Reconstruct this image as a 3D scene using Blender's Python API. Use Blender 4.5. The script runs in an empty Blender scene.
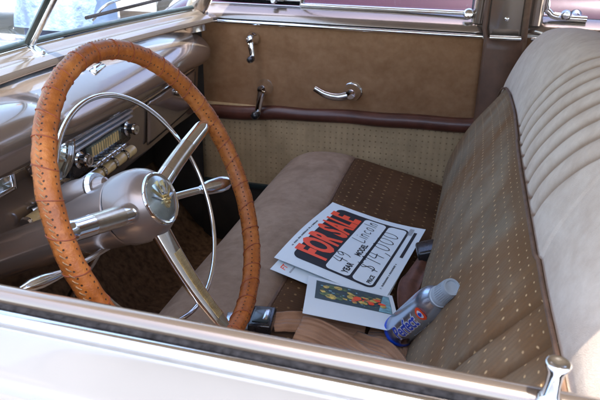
import bpy, bmesh, math, random
from mathutils import Vector, Matrix
from math import radians, sin, cos, pi
random.seed(7)
S = bpy.context.scene
COL = S.collection

# ------------------------------------------------------------------ camera
CAM_LOC = Vector((0, -.34, 1.30))
pitch, yaw, roll = radians(23.6), radians(15.4), radians(1.0)
F = Vector((-sin(yaw)*cos(pitch), cos(yaw)*cos(pitch), -sin(pitch)))
R = F.cross(Vector((0, 0, 1))).normalized(); U = R.cross(F)
R, U = R*cos(roll)+U*sin(roll), U*cos(roll)-R*sin(roll)
cd = bpy.data.cameras.new('camera'); cam = bpy.data.objects.new('camera', cd); COL.objects.link(cam)
cd.sensor_width = 36; cd.lens = 36*645/600; cd.clip_start = .02; cd.clip_end = 500
M = Matrix((R, U, -F)).transposed().to_4x4(); M.translation = CAM_LOC
cam.matrix_world = M
S.camera = cam
cd.dof.use_dof = True; cd.dof.focus_distance = 1.05; cd.dof.aperture_fstop = 20

# ------------------------------------------------------------------ light
SUN_EL, SUN_AZ = radians(73), radians(130)      # azimuth clockwise from +y
S.world = bpy.data.worlds.new('World'); S.world.use_nodes = True
wn = S.world.node_tree; bg = wn.nodes['Background']
sky = wn.nodes.new('ShaderNodeTexSky'); sky.sky_type = 'NISHITA'; sky.sun_disc = False
sky.sun_elevation = SUN_EL; sky.sun_rotation = SUN_AZ; sky.air_density = 1.0; sky.dust_density = 2.5; sky.ozone_density = .6
wn.links.new(sky.outputs[0], bg.inputs[0]); bg.inputs[1].default_value = .15
ld = bpy.data.lights.new('sun', 'SUN'); ld.energy = 2.8; ld.angle = radians(.5); ld.color = (1, .95, .88)
sun = bpy.data.objects.new('sun', ld); COL.objects.link(sun)
sd = Vector((sin(SUN_AZ)*cos(SUN_EL), cos(SUN_AZ)*cos(SUN_EL), sin(SUN_EL)))
sun.rotation_euler = sd.to_track_quat('Z', 'Y').to_euler(); sun.location = (0, -3, 6)
S.view_settings.view_transform = 'Standard'; S.view_settings.look = 'None'
S.view_settings.exposure = 2.5; S.view_settings.gamma = 1

# ------------------------------------------------------------------ materials
def nt(name):
    m = bpy.data.materials.new(name); m.use_nodes = True
    return m, m.node_tree, m.node_tree.nodes['Principled BSDF']
def lnk(t, a, b): t.links.new(a, b)
def mathn(t, op, a, b=None):
    n = t.nodes.new('ShaderNodeMath'); n.operation = op
    for i, v in enumerate((a, b)):
        if v is None: continue
        if isinstance(v, (int, float)): n.inputs[i].default_value = v
        else: lnk(t, v, n.inputs[i])
    return n.outputs[0]
def noise(t, scale, detail=4, rough=.55, coord='Object', dist=0, stretch=None):
    tc = t.nodes.new('ShaderNodeTexCoord'); n = t.nodes.new('ShaderNodeTexNoise')
    n.inputs['Scale'].default_value = scale; n.inputs['Detail'].default_value = detail
    n.inputs['Roughness'].default_value = rough; n.inputs['Distortion'].default_value = dist
    src = tc.outputs[coord]
    if stretch:
        mp = t.nodes.new('ShaderNodeMapping'); mp.inputs['Scale'].default_value = stretch
        lnk(t, src, mp.inputs[0]); src = mp.outputs[0]
    lnk(t, src, n.inputs['Vector']); return n.outputs['Fac']
def ramp(t, fac, stops):
    r = t.nodes.new('ShaderNodeValToRGB'); e = r.color_ramp.elements
    while len(e) < len(stops): e.new(.5)
    for i, (p, c) in enumerate(stops):
        e[i].position = p; e[i].color = (*c, 1) if len(c) == 3 else c
    lnk(t, fac, r.inputs[0]); return r.outputs[0]
def mix(t, fac, a, b):
    n = t.nodes.new('ShaderNodeMix'); n.data_type = 'RGBA'
    for i, v in ((0, fac), (6, a), (7, b)):
        if isinstance(v, (int, float)): n.inputs[i].default_value = v
        elif isinstance(v, tuple): n.inputs[i].default_value = (*v, 1)
        else: lnk(t, v, n.inputs[i])
    return n.outputs[2]
def bump(t, b, h, strength=.3, dist=.002):
    n = t.nodes.new('ShaderNodeBump'); n.inputs['Strength'].default_value = strength; n.inputs['Distance'].default_value = dist
    lnk(t, h, n.inputs['Height']); lnk(t, n.outputs[0], b.inputs['Normal'])
def setp(b, **k):
    for a, v in k.items():
        i = b.inputs[a.replace('_', ' ')]
        i.default_value = (*v, 1) if isinstance(v, tuple) and len(v) == 3 else v
def simple(name, col, rough=.5, metal=0, var=.12, sc=30, bmp=0, bsc=300, coat=0, rvar=.08, spec=None):
    m, t, b = nt(name); n = noise(t, sc)
    d = tuple(max(0, c*(1-var)) for c in col); l = tuple(min(1, c*(1+var)) for c in col)
    lnk(t, ramp(t, n, [(.3, d), (.7, l)]), b.inputs['Base Color'])
    n2 = noise(t, sc*2.3)
    lnk(t, mathn(t, 'ADD', mathn(t, 'MULTIPLY', n2, rvar), rough-rvar*.5), b.inputs['Roughness'])
    setp(b, Metallic=metal, Coat_Weight=coat, Coat_Roughness=.06)
    if spec is not None: b.inputs['Specular IOR Level'].default_value = spec
    if bmp: bump(t, b, noise(t, bsc, 3), bmp, .001)
    return m
def uvgrid(t, su, sv, stagger=False, r=.12, soft=.05, warp=0):
    """mask of dots at a regular grid of UV (metres); returns dot mask"""
    tc = t.nodes.new('ShaderNodeTexCoord'); sp = t.nodes.new('ShaderNodeSeparateXYZ'); lnk(t, tc.outputs['UV'], sp.inputs[0])
    u = mathn(t, 'DIVIDE', sp.outputs[0], su); v = mathn(t, 'DIVIDE', sp.outputs[1], sv)
    if stagger:
        row = mathn(t, 'FLOOR', v); u = mathn(t, 'ADD', u, mathn(t, 'MULTIPLY', mathn(t, 'MODULO', row, 2.0), .5))
    fu = mathn(t, 'SUBTRACT', mathn(t, 'FRACT', u), .5); fv = mathn(t, 'SUBTRACT', mathn(t, 'FRACT', v), .5)
    a = mathn(t, 'MULTIPLY', fu, su/sv) if False else fu
    d = mathn(t, 'SQRT', mathn(t, 'ADD', mathn(t, 'MULTIPLY', mathn(t, 'MULTIPLY', a, a), (su/min(su, sv))**2), mathn(t, 'MULTIPLY', mathn(t, 'MULTIPLY', fv, fv), (sv/min(su, sv))**2)))
    mr = t.nodes.new('ShaderNodeMapRange'); mr.inputs[1].default_value = r; mr.inputs[2].default_value = r+soft
    mr.inputs[3].default_value = 1; mr.inputs[4].default_value = 0; lnk(t, d, mr.inputs[0])
    rib = mathn(t, 'ABSOLUTE', fu)
    return mr.outputs[0], rib, fu, fv

def cloth(name, base, dot, su, sv, r=.14, stagger=True, rib=0, ribw=.006, rough=.85, sheen=.3, var=.25, worn=None, bmp=.5, streak=False):
    m, t, b = nt(name)
    n = noise(t, 9, 6, .6); d = tuple(c*(1-var) for c in base); l = tuple(c*(1+var) for c in base)
    c = ramp(t, n, [(.3, d), (.7, l)])
    if worn:
        c = mix(t, ramp(t, noise(t, 5, 7, .65), [(.42, (0, 0, 0)), (.68, (1, 1, 1))]), c, worn)
    if streak:      # the brown worn diagonal and rubbed edge along the seam
        tc = t.nodes.new('ShaderNodeTexCoord'); sp = t.nodes.new('ShaderNodeSeparateXYZ'); lnk(t, tc.outputs['Object'], sp.inputs[0])
        q = mathn(t, 'ADD', sp.outputs[1], mathn(t, 'MULTIPLY', sp.outputs[2], .72)); q = mathn(t, 'ADD', q, mathn(t, 'MULTIPLY', noise(t, 16, 5), .10))
        k = mathn(t, 'ABSOLUTE', mathn(t, 'SUBTRACT', q, 1.115))
        c = mix(t, ramp(t, mathn(t, 'MULTIPLY', k, 10), [(.15, (.75,)*3), (.75, (0, 0, 0))]), c, worn)
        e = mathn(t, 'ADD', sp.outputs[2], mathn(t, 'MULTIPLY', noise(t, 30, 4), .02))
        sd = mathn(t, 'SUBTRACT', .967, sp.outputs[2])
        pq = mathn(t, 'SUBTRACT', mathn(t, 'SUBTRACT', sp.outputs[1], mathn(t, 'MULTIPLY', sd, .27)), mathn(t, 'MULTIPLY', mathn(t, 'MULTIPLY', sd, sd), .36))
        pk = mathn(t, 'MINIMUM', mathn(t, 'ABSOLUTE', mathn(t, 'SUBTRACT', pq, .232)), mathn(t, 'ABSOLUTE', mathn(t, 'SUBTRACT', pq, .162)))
        c = mix(t, ramp(t, mathn(t, 'MULTIPLY', pk, 60), [(.08, (.8,)*3), (.55, (0, 0, 0))]), c, tuple(x*.55 for x in worn))  # two darker brown lines along the pleats
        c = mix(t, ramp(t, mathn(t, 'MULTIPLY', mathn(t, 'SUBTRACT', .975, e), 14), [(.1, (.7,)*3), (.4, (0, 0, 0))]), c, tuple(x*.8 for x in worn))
    fine = noise(t, 900, 2); c = mix(t, mathn(t, 'MULTIPLY', fine, .35), c, tuple(x*.5 for x in base))
    dm, _, _, _ = uvgrid(t, su, sv, stagger, r, .08)
    fade = ramp(t, noise(t, 14, 3), [(.3, (.25,)*3), (.6, (1,)*3)])
    c = mix(t, mathn(t, 'MULTIPLY', dm, fade), c, dot)
    h = mathn(t, 'MULTIPLY', dm, .6)
    if rib:
        _, rb, _, _ = uvgrid(t, ribw, 1, False)
        c = mix(t, mathn(t, 'MULTIPLY', rb, rib), c, tuple(x*.35 for x in base))
        h = mathn(t, 'SUBTRACT', h, rb)
    h = mathn(t, 'ADD', h, mathn(t, 'MULTIPLY', fine, .7))
    lnk(t, c, b.inputs['Base Color']); setp(b, Roughness=rough); b.inputs['Specular IOR Level'].default_value = .12
    bump(t, b, h, bmp, .0012)
    return m
def plush(name, base, pale, rough=.8, sheen=.5, sc=7, thr=(.38, .66), crease=None):
    m, t, b = nt(name)
    n = noise(t, sc, 8, .62, dist=.6, stretch=(1, 1, 1.6))
    n2 = noise(t, sc*5, 5, .6)
    c = ramp(t, mathn(t, 'ADD', mathn(t, 'MULTIPLY', n, .6), mathn(t, 'MULTIPLY', n2, .4)), [(thr[0], base), (thr[1], pale)])
    fine = noise(t, 1200, 2); c = mix(t, mathn(t, 'MULTIPLY', fine, .3), c, tuple(x*.55 for x in base))
    if crease:      # darker brown along the sewn creases (UV.x carries the crease depth)
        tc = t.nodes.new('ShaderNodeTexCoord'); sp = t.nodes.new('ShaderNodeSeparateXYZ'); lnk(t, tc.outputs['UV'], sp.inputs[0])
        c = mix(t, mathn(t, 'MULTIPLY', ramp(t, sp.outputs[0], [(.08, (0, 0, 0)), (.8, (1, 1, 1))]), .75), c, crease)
    lnk(t, c, b.inputs['Base Color']); setp(b, Roughness=rough, Sheen_Weight=sheen*.3, Sheen_Roughness=.35); b.inputs['Specular IOR Level'].default_value = .1
    bump(t, b, mathn(t, 'ADD', fine, mathn(t, 'MULTIPLY', n2, .9)), .45, .0015)
    return m
def paint(name, col, rough=.22, metal=.55, coat=.8, flake=.15, wav=.0):
    m, t, b = nt(name)
    n = noise(t, 3, 5)
    c = mix(t, ramp(t, n, [(.35, (0, 0, 0)), (.65, (1, 1, 1))]), tuple(x*.9 for x in col), tuple(min(1, x*1.1) for x in col))
    d = ramp(t, noise(t, 22, 8, .7), [(.5, (0, 0, 0)), (.8, (1, 1, 1))])
    lnk(t, c, b.inputs['Base Color'])
    lnk(t, mathn(t, 'ADD', mathn(t, 'MULTIPLY', d, .03), rough), b.inputs['Roughness'])
    setp(b, Metallic=metal, Coat_Weight=coat, Coat_Roughness=.05)
    if wav: bump(t, b, noise(t, 12, 2), wav, .004)
    return m

M_ = {}
M_['dash'] = paint('taupe_dash_paint', (.34, .26, .205), .22, .7, .8, wav=.03)
M_['nearmould'] = paint('shaded_taupe_moulding', (.24, .195, .165), .2, .8, .5)  # taupe moulding darkened: shade on the near sill put into the colour
M_['moulding'] = paint('taupe_moulding_paint', (.37, .31, .265), .2, .8, .6)
M_['hubpaint'] = paint('hub_paint', (.33, .265, .225), .32, .7, .4)
M_['outer'] = paint('pale_body_paint', (.112, .113, .119), .2, .0, .9)
M_['maroon_paint'] = paint('maroon_paint', (.035, .006, .014), .16, 0, .1)
M_['pale_car'] = paint('silver_blue_paint', (.45, .5, .56), .2, .3, .9)
M_['chrome'] = simple('chrome', (.82, .84, .86), .09, 1, .05, 60, rvar=.12)
M_['oldchrome'] = simple('pitted_chrome', (.66, .68, .70), .2, 1, .18, 90, bmp=.08, bsc=260, rvar=.2)
M_['emblem'] = simple('frosted_emblem', (.42, .50, .50), .26, .85, .2, 60, coat=.6)
M_['warmchrome'] = simple('brassed_chrome', (.60, .53, .42), .25, .95, .1, 150)
M_['satin'] = simple('satin_bars', (.85, .87, .9), .32, .9, .05, 60)
M_['gold'] = simple('gold_filled_ribbing', (.55, .42, .20), .35, .8, .2, 120)
M_['black'] = simple('black_plastic', (.012, .012, .014), .28, 0, .2, 40, coat=.3)
M_['rubber'] = simple('weathered_rubber', (.010, .010, .012), .9, 0, .6, 160, spec=.05, bmp=.8, bsc=500)
M_['seal'] = simple('glass_seal', (.02, .035, .038), .3, 0, .3, 40, coat=.5)
M_['carpet'] = simple('brown_carpet', (.12, .068, .036), .95, 0, .45, 60, spec=.05, bmp=1, bsc=700)
M_['under'] = simple('dark_underside', (.025, .017, .012), .8, 0, .4, 20)
M_['vinyl'] = simple('maroon_leather', (.095, .030, .019), .38, 0, .4, 18, bmp=.35, bsc=350, coat=.15)
M_['brownpost'] = simple('brown_post_leather', (.115, .055, .032), .45, 0, .3, 18, bmp=.3, bsc=300)
M_['piping'] = simple('brown_piping', (.13, .07, .04), .7, 0, .3, 50, bmp=.4, bsc=500)
M_['palepiping'] = simple('pale_piping', (.42, .37, .31), .75, 0, .2, 50, bmp=.4, bsc=500)
M_['headliner'] = simple('headliner_cloth', (.36, .30, .23), .9, 0, .1, 12, bmp=.3)
M_['doorcloth'] = plush('brown_door_cloth', (.27, .135, .064), (.39, .21, .11), .9, .05, 10)
M_['bolster'] = plush('taupe_plush', (.25, .165, .11), (.40, .28, .195), .85, .15, 9)
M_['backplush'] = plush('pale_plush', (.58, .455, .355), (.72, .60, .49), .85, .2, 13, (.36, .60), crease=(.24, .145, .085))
M_['lowcloth'] = cloth('tan_patterned_cloth', (.52, .36, .20), (.25, .16, .085), .0165, .0165, .09, False, .25, .0175, sheen=.05)
M_['seatcloth'] = cloth('brown_patterned_cloth', (.105, .052, .024), (.32, .195, .085), .022, .020, .07, True, .35, .0065, sheen=.05)
M_['backcloth'] = cloth('olive_patterned_cloth', (.265, .200, .130), (.70, .46, .23), .018, .022, .055, True, .35, .0080, sheen=.12, worn=(.22, .10, .035), streak=True)
M_['amber'] = simple('cream_key_plastic', (.80, .56, .24), .3, 0, .2, 40, coat=.5)
M_['blackface'] = simple('gauge_face', (.03, .035, .03), .35, 0, .3, 30, coat=1)
M_['dialface'] = simple('dial_face', (.12, .14, .11), .3, 0, .5, 40, coat=1)
M_['webbing'] = None
def webbing():
    m, t, b = nt('tan_webbing')
    tc = t.nodes.new('ShaderNodeTexCoord'); sp = t.nodes.new('ShaderNodeSeparateXYZ'); lnk(t, tc.outputs['UV'], sp.inputs[0])
    s = mathn(t, 'SINE', mathn(t, 'MULTIPLY', sp.outputs[0], 2*pi/.0075)); w = noise(t, 700, 2)
    c = ramp(t, mathn(t, 'ADD', mathn(t, 'ADD', mathn(t, 'MULTIPLY', s, .03), mathn(t, 'MULTIPLY', noise(t, 500, 2), .12)), noise(t, 16, 2)), [(.25, (.17, .078, .036)), (.72, (.42, .23, .125))])
    lnk(t, c, b.inputs['Base Color']); setp(b, Roughness=.62, Sheen_Weight=.2)
    bump(t, b, mathn(t, 'ADD', mathn(t, 'MULTIPLY', s, 1.0), w), .8, .0008); return m
M_['webbing'] = webbing()
def leather():
    m, t, b = nt('tan_perforated_leather')
    dm, _, _, _ = uvgrid(t, .0080, .0135, True, .09, .07)
    n = mathn(t, 'ADD', mathn(t, 'MULTIPLY', noise(t, 18, 6, .7), .6), mathn(t, 'MULTIPLY', noise(t, 110, 4, .6), .4)); c = ramp(t, n, [(.30, (.17, .042, .008)), (.52, (.36, .105, .018)), (.75, (.54, .20, .045))])
    f = noise(t, 400, 3)
    c = mix(t, dm, c, (.035, .02, .012))
    lnk(t, c, b.inputs['Base Color'])
    lnk(t, mathn(t, 'ADD', mathn(t, 'MULTIPLY', n, .35), .26), b.inputs['Roughness'])
    b.inputs['Specular IOR Level'].default_value = .4
    bump(t, b, mathn(t, 'SUBTRACT', mathn(t, 'ADD', mathn(t, 'MULTIPLY', f, .25), mathn(t, 'MULTIPLY', noise(t, 60, 5, .7), 1.9)), mathn(t, 'MULTIPLY', dm, 1.5)), .7, .0015)
    return m
M_['leather'] = leather()
M_['thread'] = simple('rust_thread', (.25, .055, .018), .6, 0, .3, 90)
M_['palethread'] = simple('pale_thread', (.30, .17, .08), .6, 0, .4, 120)
def glass(name, tint=(.93, .97, .96), refl=1.0):
    m = bpy.data.materials.new(name); m.use_nodes = True; t = m.node_tree; t.nodes.clear()
    o = t.nodes.new('ShaderNodeOutputMaterial'); tr = t.nodes.new('ShaderNodeBsdfTransparent'); gl = t.nodes.new('ShaderNodeBsdfGlossy')
    tr.inputs[0].default_value = (*tint, 1); gl.inputs['Roughness'].default_value = .02
    fr = t.nodes.new('ShaderNodeFresnel'); ge = t.nodes.new('ShaderNodeNewGeometry')
    lnk(t, mathn(t, 'SUBTRACT', 1.5, mathn(t, 'MULTIPLY', ge.outputs['Backfacing'], 1.5-1/1.5)), fr.inputs[0])
    mx = t.nodes.new('ShaderNodeMixShader'); lnk(t, fr.outputs[0], mx.inputs[0]); lnk(t, tr.outputs[0], mx.inputs[1]); lnk(t, gl.outputs[0], mx.inputs[2])
    lnk(t, mx.outputs[0], o.inputs[0]); return m
M_['glass'] = glass('clear_glass'); M_['glass_far'] = glass('violet_glass', (.68, .64, .74))
M_['lens'] = glass('lens_glass', (.95, .97, .95))
M_['knobplastic'] = simple('grey_cap_plastic', (.36, .42, .46), .3, 0, .08, 40, coat=.2)
M_['alu'] = simple('brushed_aluminium_can', (.50, .62, .80), .24, .9, .04, 8, rvar=.04)
M_['paper'] = simple('white_paper', (.76, .84, .86), .55, 0, .03, 6, coat=.0)
M_['ink'] = simple('black_ink', (.006, .006, .008), .6, 0, .1)
M_['greyink'] = simple('grey_ink', (.30, .31, .33), .55, 0, .1)
M_['red'] = simple('red_ink', (.95, .085, .020), .5, 0, .05)
M_['blue'] = simple('blue_ink', (.008, .075, .62), .35, 0, .05)
M_['lightblue'] = simple('light_blue_ink', (.25, .55, .85), .4, 0, .05)
M_['white'] = simple('white_ink', (.8, .84, .88), .5, 0, .03)
M_['tongue'] = simple('pale_blue_steel', (.62, .70, .78), .22, .9, .1, 60)  # pale blue base colour for the belt tongues
M_['tyre'] = simple('tyre_rubber', (.02, .02, .02), .8, 0, .3)
M_['concrete'] = simple('pale_concrete', (.50, .46, .40), .9, 0, .2, 1.5, bmp=.4, bsc=60)
M_['skin'] = simple('skin', (.50, .29, .20), .5, 0, .08)
M_['hair'] = simple('brown_hair', (.05, .03, .02), .6, 0, .3)
M_['shirt'] = None
def shirt():
    m, t, b = nt('pale_blue_striped_shirt')
    tc = t.nodes.new('ShaderNodeTexCoord'); sp = t.nodes.new('ShaderNodeSeparateXYZ'); lnk(t, tc.outputs['Object'], sp.inputs[0])
    s = mathn(t, 'SINE', mathn(t, 'MULTIPLY', mathn(t, 'ADD', sp.outputs[0], mathn(t, 'MULTIPLY', noise(t, 4), .06)), 2*pi/.05))
    c = ramp(t, mathn(t, 'ADD', mathn(t, 'MULTIPLY', s, .5), .5), [(.2, (.22, .32, .48)), (.8, (.27, .38, .54))])
    lnk(t, c, b.inputs['Base Color']); setp(b, Roughness=.85); bump(t, b, noise(t, 9, 4), .8, .03); return m
M_['shirt'] = shirt()
M_['jeans'] = simple('blue_jeans', (.03, .06, .15), .9, 0, .3, 10, bmp=.4)
M_['shoe'] = simple('dark_shoe', (.03, .022, .018), .5)

# ------------------------------------------------------------------ mesh helpers
def catmull(pts, n):
    P = [Vector(p) for p in pts]; out = []; m = len(P)-1
    for i in range(n+1):
        s = i/n*m; k = min(int(s), m-1); t = s-k
        p0 = P[k-1] if k > 0 else P[0]*2-P[1]; p1, p2 = P[k], P[k+1]; p3 = P[k+2] if k+2 <= m else P[m]*2-P[m-1]
        out.append(.5*((2*p1)+(p2-p0)*t+(2*p0-5*p1+4*p2-p3)*t*t+(3*p1-p0-3*p2+p3)*t**3))
    return out
def frame(d, up=(0, 0, 1)):
    d = Vector(d).normalized(); u = Vector(up)
    if abs(d.dot(u.normalized())) > .97: u = Vector((0, 1, 0))
    x = u.cross(d).normalized(); return x, d.cross(x).normalized(), d
class MB:
    def __init__(s): s.bm = bmesh.new(); s.uv = s.bm.loops.layers.uv.new('UVMap'); s.mats = []
    def mi(s, m):
        if m not in s.mats: s.mats.append(m)
        return s.mats.index(m)
    def face(s, vs, m, uvs=None, smooth=True):
        try: f = s.bm.faces.new(vs)
        except ValueError: return
        f.material_index = s.mi(m); f.smooth = smooth
        if uvs:
            for l, q in zip(f.loops, uvs): l[s.uv].uv = q
        return f
    def grid(s, fn, nu, nv, m, uvfn=None, closeu=False, closev=False, flip=False):
        """fn(i/nu, j/nv) -> point"""
        cu = nu if closeu else nu+1; cv = nv if closev else nv+1
        V = [[s.bm.verts.new(fn(i/nu, j/nv)) for j in range(cv)] for i in range(cu)]
        uf = uvfn or (lambda u, v: (u, v))
        for i in range(nu):
            for j in range(nv):
                q = [(i, j), (i+1, j), (i+1, j+1), (i, j+1)]
                if flip: q.reverse()
                mm = m(i/nu, j/nv) if callable(m) else m
                s.face([V[a % cu][b % cv] for a, b in q], mm, [uf(a/nu, b/nv) for a, b in q])
        return V
    def tube(s, pts, rad, m, seg=16, cap=True, flat=1.0, up=(0, 0, 1), closed=False):
        P = [Vector(p) for p in pts]; n = len(P); rad = rad if isinstance(rad, (list, tuple)) else [rad]*n
        rings = []; L = 0
        for i, p in enumerate(P):
            if closed: d = P[(i+1) % n]-P[i-1]
            else: d = (P[min(i+1, n-1)]-P[max(i-1, 0)])
            x, y, _ = frame(d, up)
            rings.append([s.bm.verts.new(p+x*cos(a)*rad[i]+y*sin(a)*rad[i]*flat) for a in [2*pi*k/seg for k in range(seg)]])
        for i in range(n if closed else n-1):
            j = (i+1) % n
            for k in range(seg):
                k2 = (k+1) % seg
                s.face([rings[i][k], rings[i][k2], rings[j][k2], rings[j][k]], m, [(i/n, k/seg), (i/n, (k+1)/seg), ((i+1)/n, (k+1)/seg), ((i+1)/n, k/seg)])
        if cap and not closed:
            s.face(rings[0][::-1], m); s.face(rings[-1], m)
    def lathe(s, prof, o, d, m, seg=40, up=(0, 0, 1), mats=None):
        """prof: (along, radius) list"""
        x, y, z = frame(d, up); o = Vector(o); rings = []
        for a, r in prof:
            r = max(r, 1e-5)
            rings.append([s.bm.verts.new(o+z*a+(x*cos(2*pi*k/seg)+y*sin(2*pi*k/seg))*r) for k in range(seg)])
        for i in range(len(prof)-1):
            mm = mats[i] if mats else m
            for k in range(seg):
                k2 = (k+1) % seg
                s.face([rings[i][k], rings[i][k2], rings[i+1][k2], rings[i+1][k]], mm)
        s.face(rings[0][::-1], mats[0] if mats else m); s.face(rings[-1], mats[-1] if mats else m)
    def box(s, c, size, m, rot=None, bev=.002, seg=2):
        b = bmesh.new(); bmesh.ops.create_cube(b, size=1)
        for v in b.verts: v.co = Vector((v.co.x*size[0], v.co.y*size[1], v.co.z*size[2]))
        if bev: bmesh.ops.bevel(b, geom=b.edges[:], offset=min(bev, min(size)*.45), segments=seg, affect='EDGES', profile=.5)
        T = Matrix.Translation(c) @ (rot.to_4x4() if rot else Matrix())
        vm = {v: s.bm.verts.new(T @ v.co) for v in b.verts}
        for f in b.faces: s.face([vm[v] for v in f.verts], m, smooth=True)
        b.free()
    def prism(s, poly, h, m, T=None, smooth=False):
        """poly in local xy, thickness along z from 0 to h"""
        T = T or Matrix()
        a = [s.bm.verts.new(T @ Vector((x, y, 0))) for x, y in poly]; b = [s.bm.verts.new(T @ Vector((x, y, h))) for x, y in poly]
        s.face(a[::-1], m, smooth=smooth); s.face(b, m, smooth=smooth); n = len(poly)
        for i in range(n): s.face([a[i], a[(i+1) % n], b[(i+1) % n], b[i]], m, smooth=smooth)
    def mesh(s, me, T, m, fn=None):
        vm = [s.bm.verts.new(fn(T @ v.co) if fn else T @ v.co) for v in me.vertices]
        for p in me.polygons: s.face([vm[i] for i in p.vertices], m, smooth=False)
    def build(s, name, parent=None, sharp=40, solid=0, subsurf=0, bevel=0, off=0, recalc=True, normals_fix=None):
        if recalc: bmesh.ops.recalc_face_normals(s.bm, faces=s.bm.faces[:])
        me = bpy.data.meshes.new(name); s.bm.to_mesh(me); s.bm.free()
        for m in s.mats: me.materials.append(m)
        o = bpy.data.objects.new(name, me); COL.objects.link(o)
        try: me.set_sharp_from_angle(angle=radians(sharp))
        except Exception: pass
        if solid:
            q = o.modifiers.new('s', 'SOLIDIFY'); q.thickness = solid; q.offset = off
        if bevel:
            q = o.modifiers.new('b', 'BEVEL'); q.width = bevel; q.segments = 2
        if subsurf:
            q = o.modifiers.new('u', 'SUBSURF'); q.levels = subsurf; q.render_levels = subsurf
        if parent is not None: adopt(o, parent)
        return o
ORIG = {}
def world_off(o):
    v = Vector((0, 0, 0))
    while o is not None: v += o.location; o = o.parent
    return v
def adopt(o, parent):
    o.parent = parent; o.location = o.location-world_off(parent)
def tag(o, label, cat=None, group=None, kind=None):
    if label: o['label'] = label
    if cat: o['category'] = cat
    if group: o['group'] = group
    if kind: o['kind'] = kind
    return o
def empty(name, loc, label, cat, group=None):
    o = bpy.data.objects.new(name, None); COL.objects.link(o); o.location = loc; o.empty_display_size = .1
    return tag(o, label, cat, group)
def text_mesh(body, size, offset=0, extrude=0, shear=0, spacing=1.0, res=3):
    c = bpy.data.curves.new('t', 'FONT'); c.body = body; c.size = size; c.offset = offset; c.extrude = extrude; c.shear = shear
    c.space_character = spacing; c.align_x = 'CENTER'; c.align_y = 'CENTER'; c.resolution_u = res
    o = bpy.data.objects.new('t', c); COL.objects.link(o); bpy.context.view_layer.update()
    me = bpy.data.meshes.new_from_object(o.evaluated_get(bpy.context.evaluated_depsgraph_get()))
    bpy.data.objects.remove(o); return me
def rrect(cx, cy, w, h, r, n=5):
    out = []
    for sx, sy, a0 in ((1, 1, 0), (-1, 1, 90), (-1, -1, 180), (1, -1, 270)):
        for k in range(n+1):
            a = radians(a0+90*k/n); out.append((cx+sx*(w/2-r)+r*cos(a), cy+sy*(h/2-r)+r*sin(a)))
    return out
def smooth(a, b, x):
    t = max(0, min(1, (x-a)/(b-a))); return t*t*(3-2*t)
def interp(tab, x):
    if x <= tab[0][0]: return tab[0][1]
    for (a, p), (b, q) in zip(tab, tab[1:]):
        if x <= b: return p+(q-p)*(x-a)/(b-a)
    return tab[-1][1]

# ================================================================== SETTING
g = MB(); N = 24
g.grid(lambda u, v: Vector(((u-.5)*240, (v-.5)*240, 0)), N, N, M_['concrete'])
tag(g.build('ground'), None, kind='structure')

# ================================================================== THE CAR
car = empty('car', (-.4, .71, 0), 'old taupe car with brown cloth interior, seen in through its open driver window', 'car')

# --- body: hood, fenders, lower shell, rear quarters (open cabin)
def hull(u, v):
    x = -3.3+u*2.40
    w = .80*(1-.25*(1-smooth(-3.35, -2.5, x))) ; top = .985-.17*(1-smooth(-3.4, -2.1, x))
    a = pi*v; c = cos(a); s_ = sin(a)
    y = .71-(w+.10)*math.copysign(abs(c)**.62, c); z = .36+(top-.36+.03*s_)*abs(s_)**.42
    return Vector((x, y, z))
b = MB(); b.grid(hull, 30, 40, M_['outer'])
b.grid(lambda u, v: hull(0, v)*(1-u)+Vector((-3.34, .71, .55))*u, 6, 40, M_['outer'])
b.build('hood', car, solid=.02, off=-1); b = MB()
# cowl between hood and windshield
b.grid(lambda u, v: Vector((-.91+.095*u-.02*(1-abs(2*v-1))*u, .0+1.42*v, 1.02+.047*smooth(0, 1, u)-.02*abs(2*v-1)**3)), 6, 20, M_['outer'])
b.build('cowl', car, solid=.02, off=-1); b = MB()
# rear deck and quarters
def tail(u, v):
    x = .98+u*2.0; w = .80*(1-.2*u*u); top = 1.02-.28*u*u; a = pi*v; c = cos(a); s_ = sin(a)
    return Vector((x, .71-(w+.08)*math.copysign(abs(c)**.62, c), .36+(top-.36)*abs(s_)**.42))
b.grid(tail, 20, 40, M_['outer'])
body = b.build('trunk', car, solid=.02, off=-1)
for wx in (-2.35, 2.0):
    for wy in (-.04, 1.46):
        w = MB(); sgn = -1 if wy < .7 else 1
        w.lathe([(-.10, .20), (-.10, .34), (-.07, .36), (.07, .36), (.10, .34), (.105, .20)], (wx, wy, .36), (0, sgn, 0), M_['tyre'])
        wo = w.build('wheel', car)
        h = MB(); h.lathe([(.09, .2), (.11, .19), (.115, .12), (.13, .08), (.13, .0)], (wx, wy, .36), (0, sgn, 0), M_['chrome']); h.build('hub_cap', wo)

# --- floor
f = MB()
f.grid(lambda u, v: Vector((-1.10+u*2.1, .0+1.43*v, .33+.10*math.exp(-((v-.5)/.12)**2)+.35*smooth(.16, 0, u))), 40, 40, M_['carpet'])
f.build('floor_carpet', car, solid=.01, off=-1)
for yy, nm in ((.02, 'kick_panel'), (1.425, 'kick_panel')):
    kp = MB(); kp.grid(lambda u, v: Vector((-1.05+.26*u, yy, .30+.74*v)), 4, 6, M_['under']); kp.build(nm, car, solid=.012)
fw = MB(); fw.grid(lambda u, v: Vector((-1.02+.10*u, .0+1.43*v, .30+.72*u)), 6, 12, M_['under']); fw.build('firewall', car, solid=.01)

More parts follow.
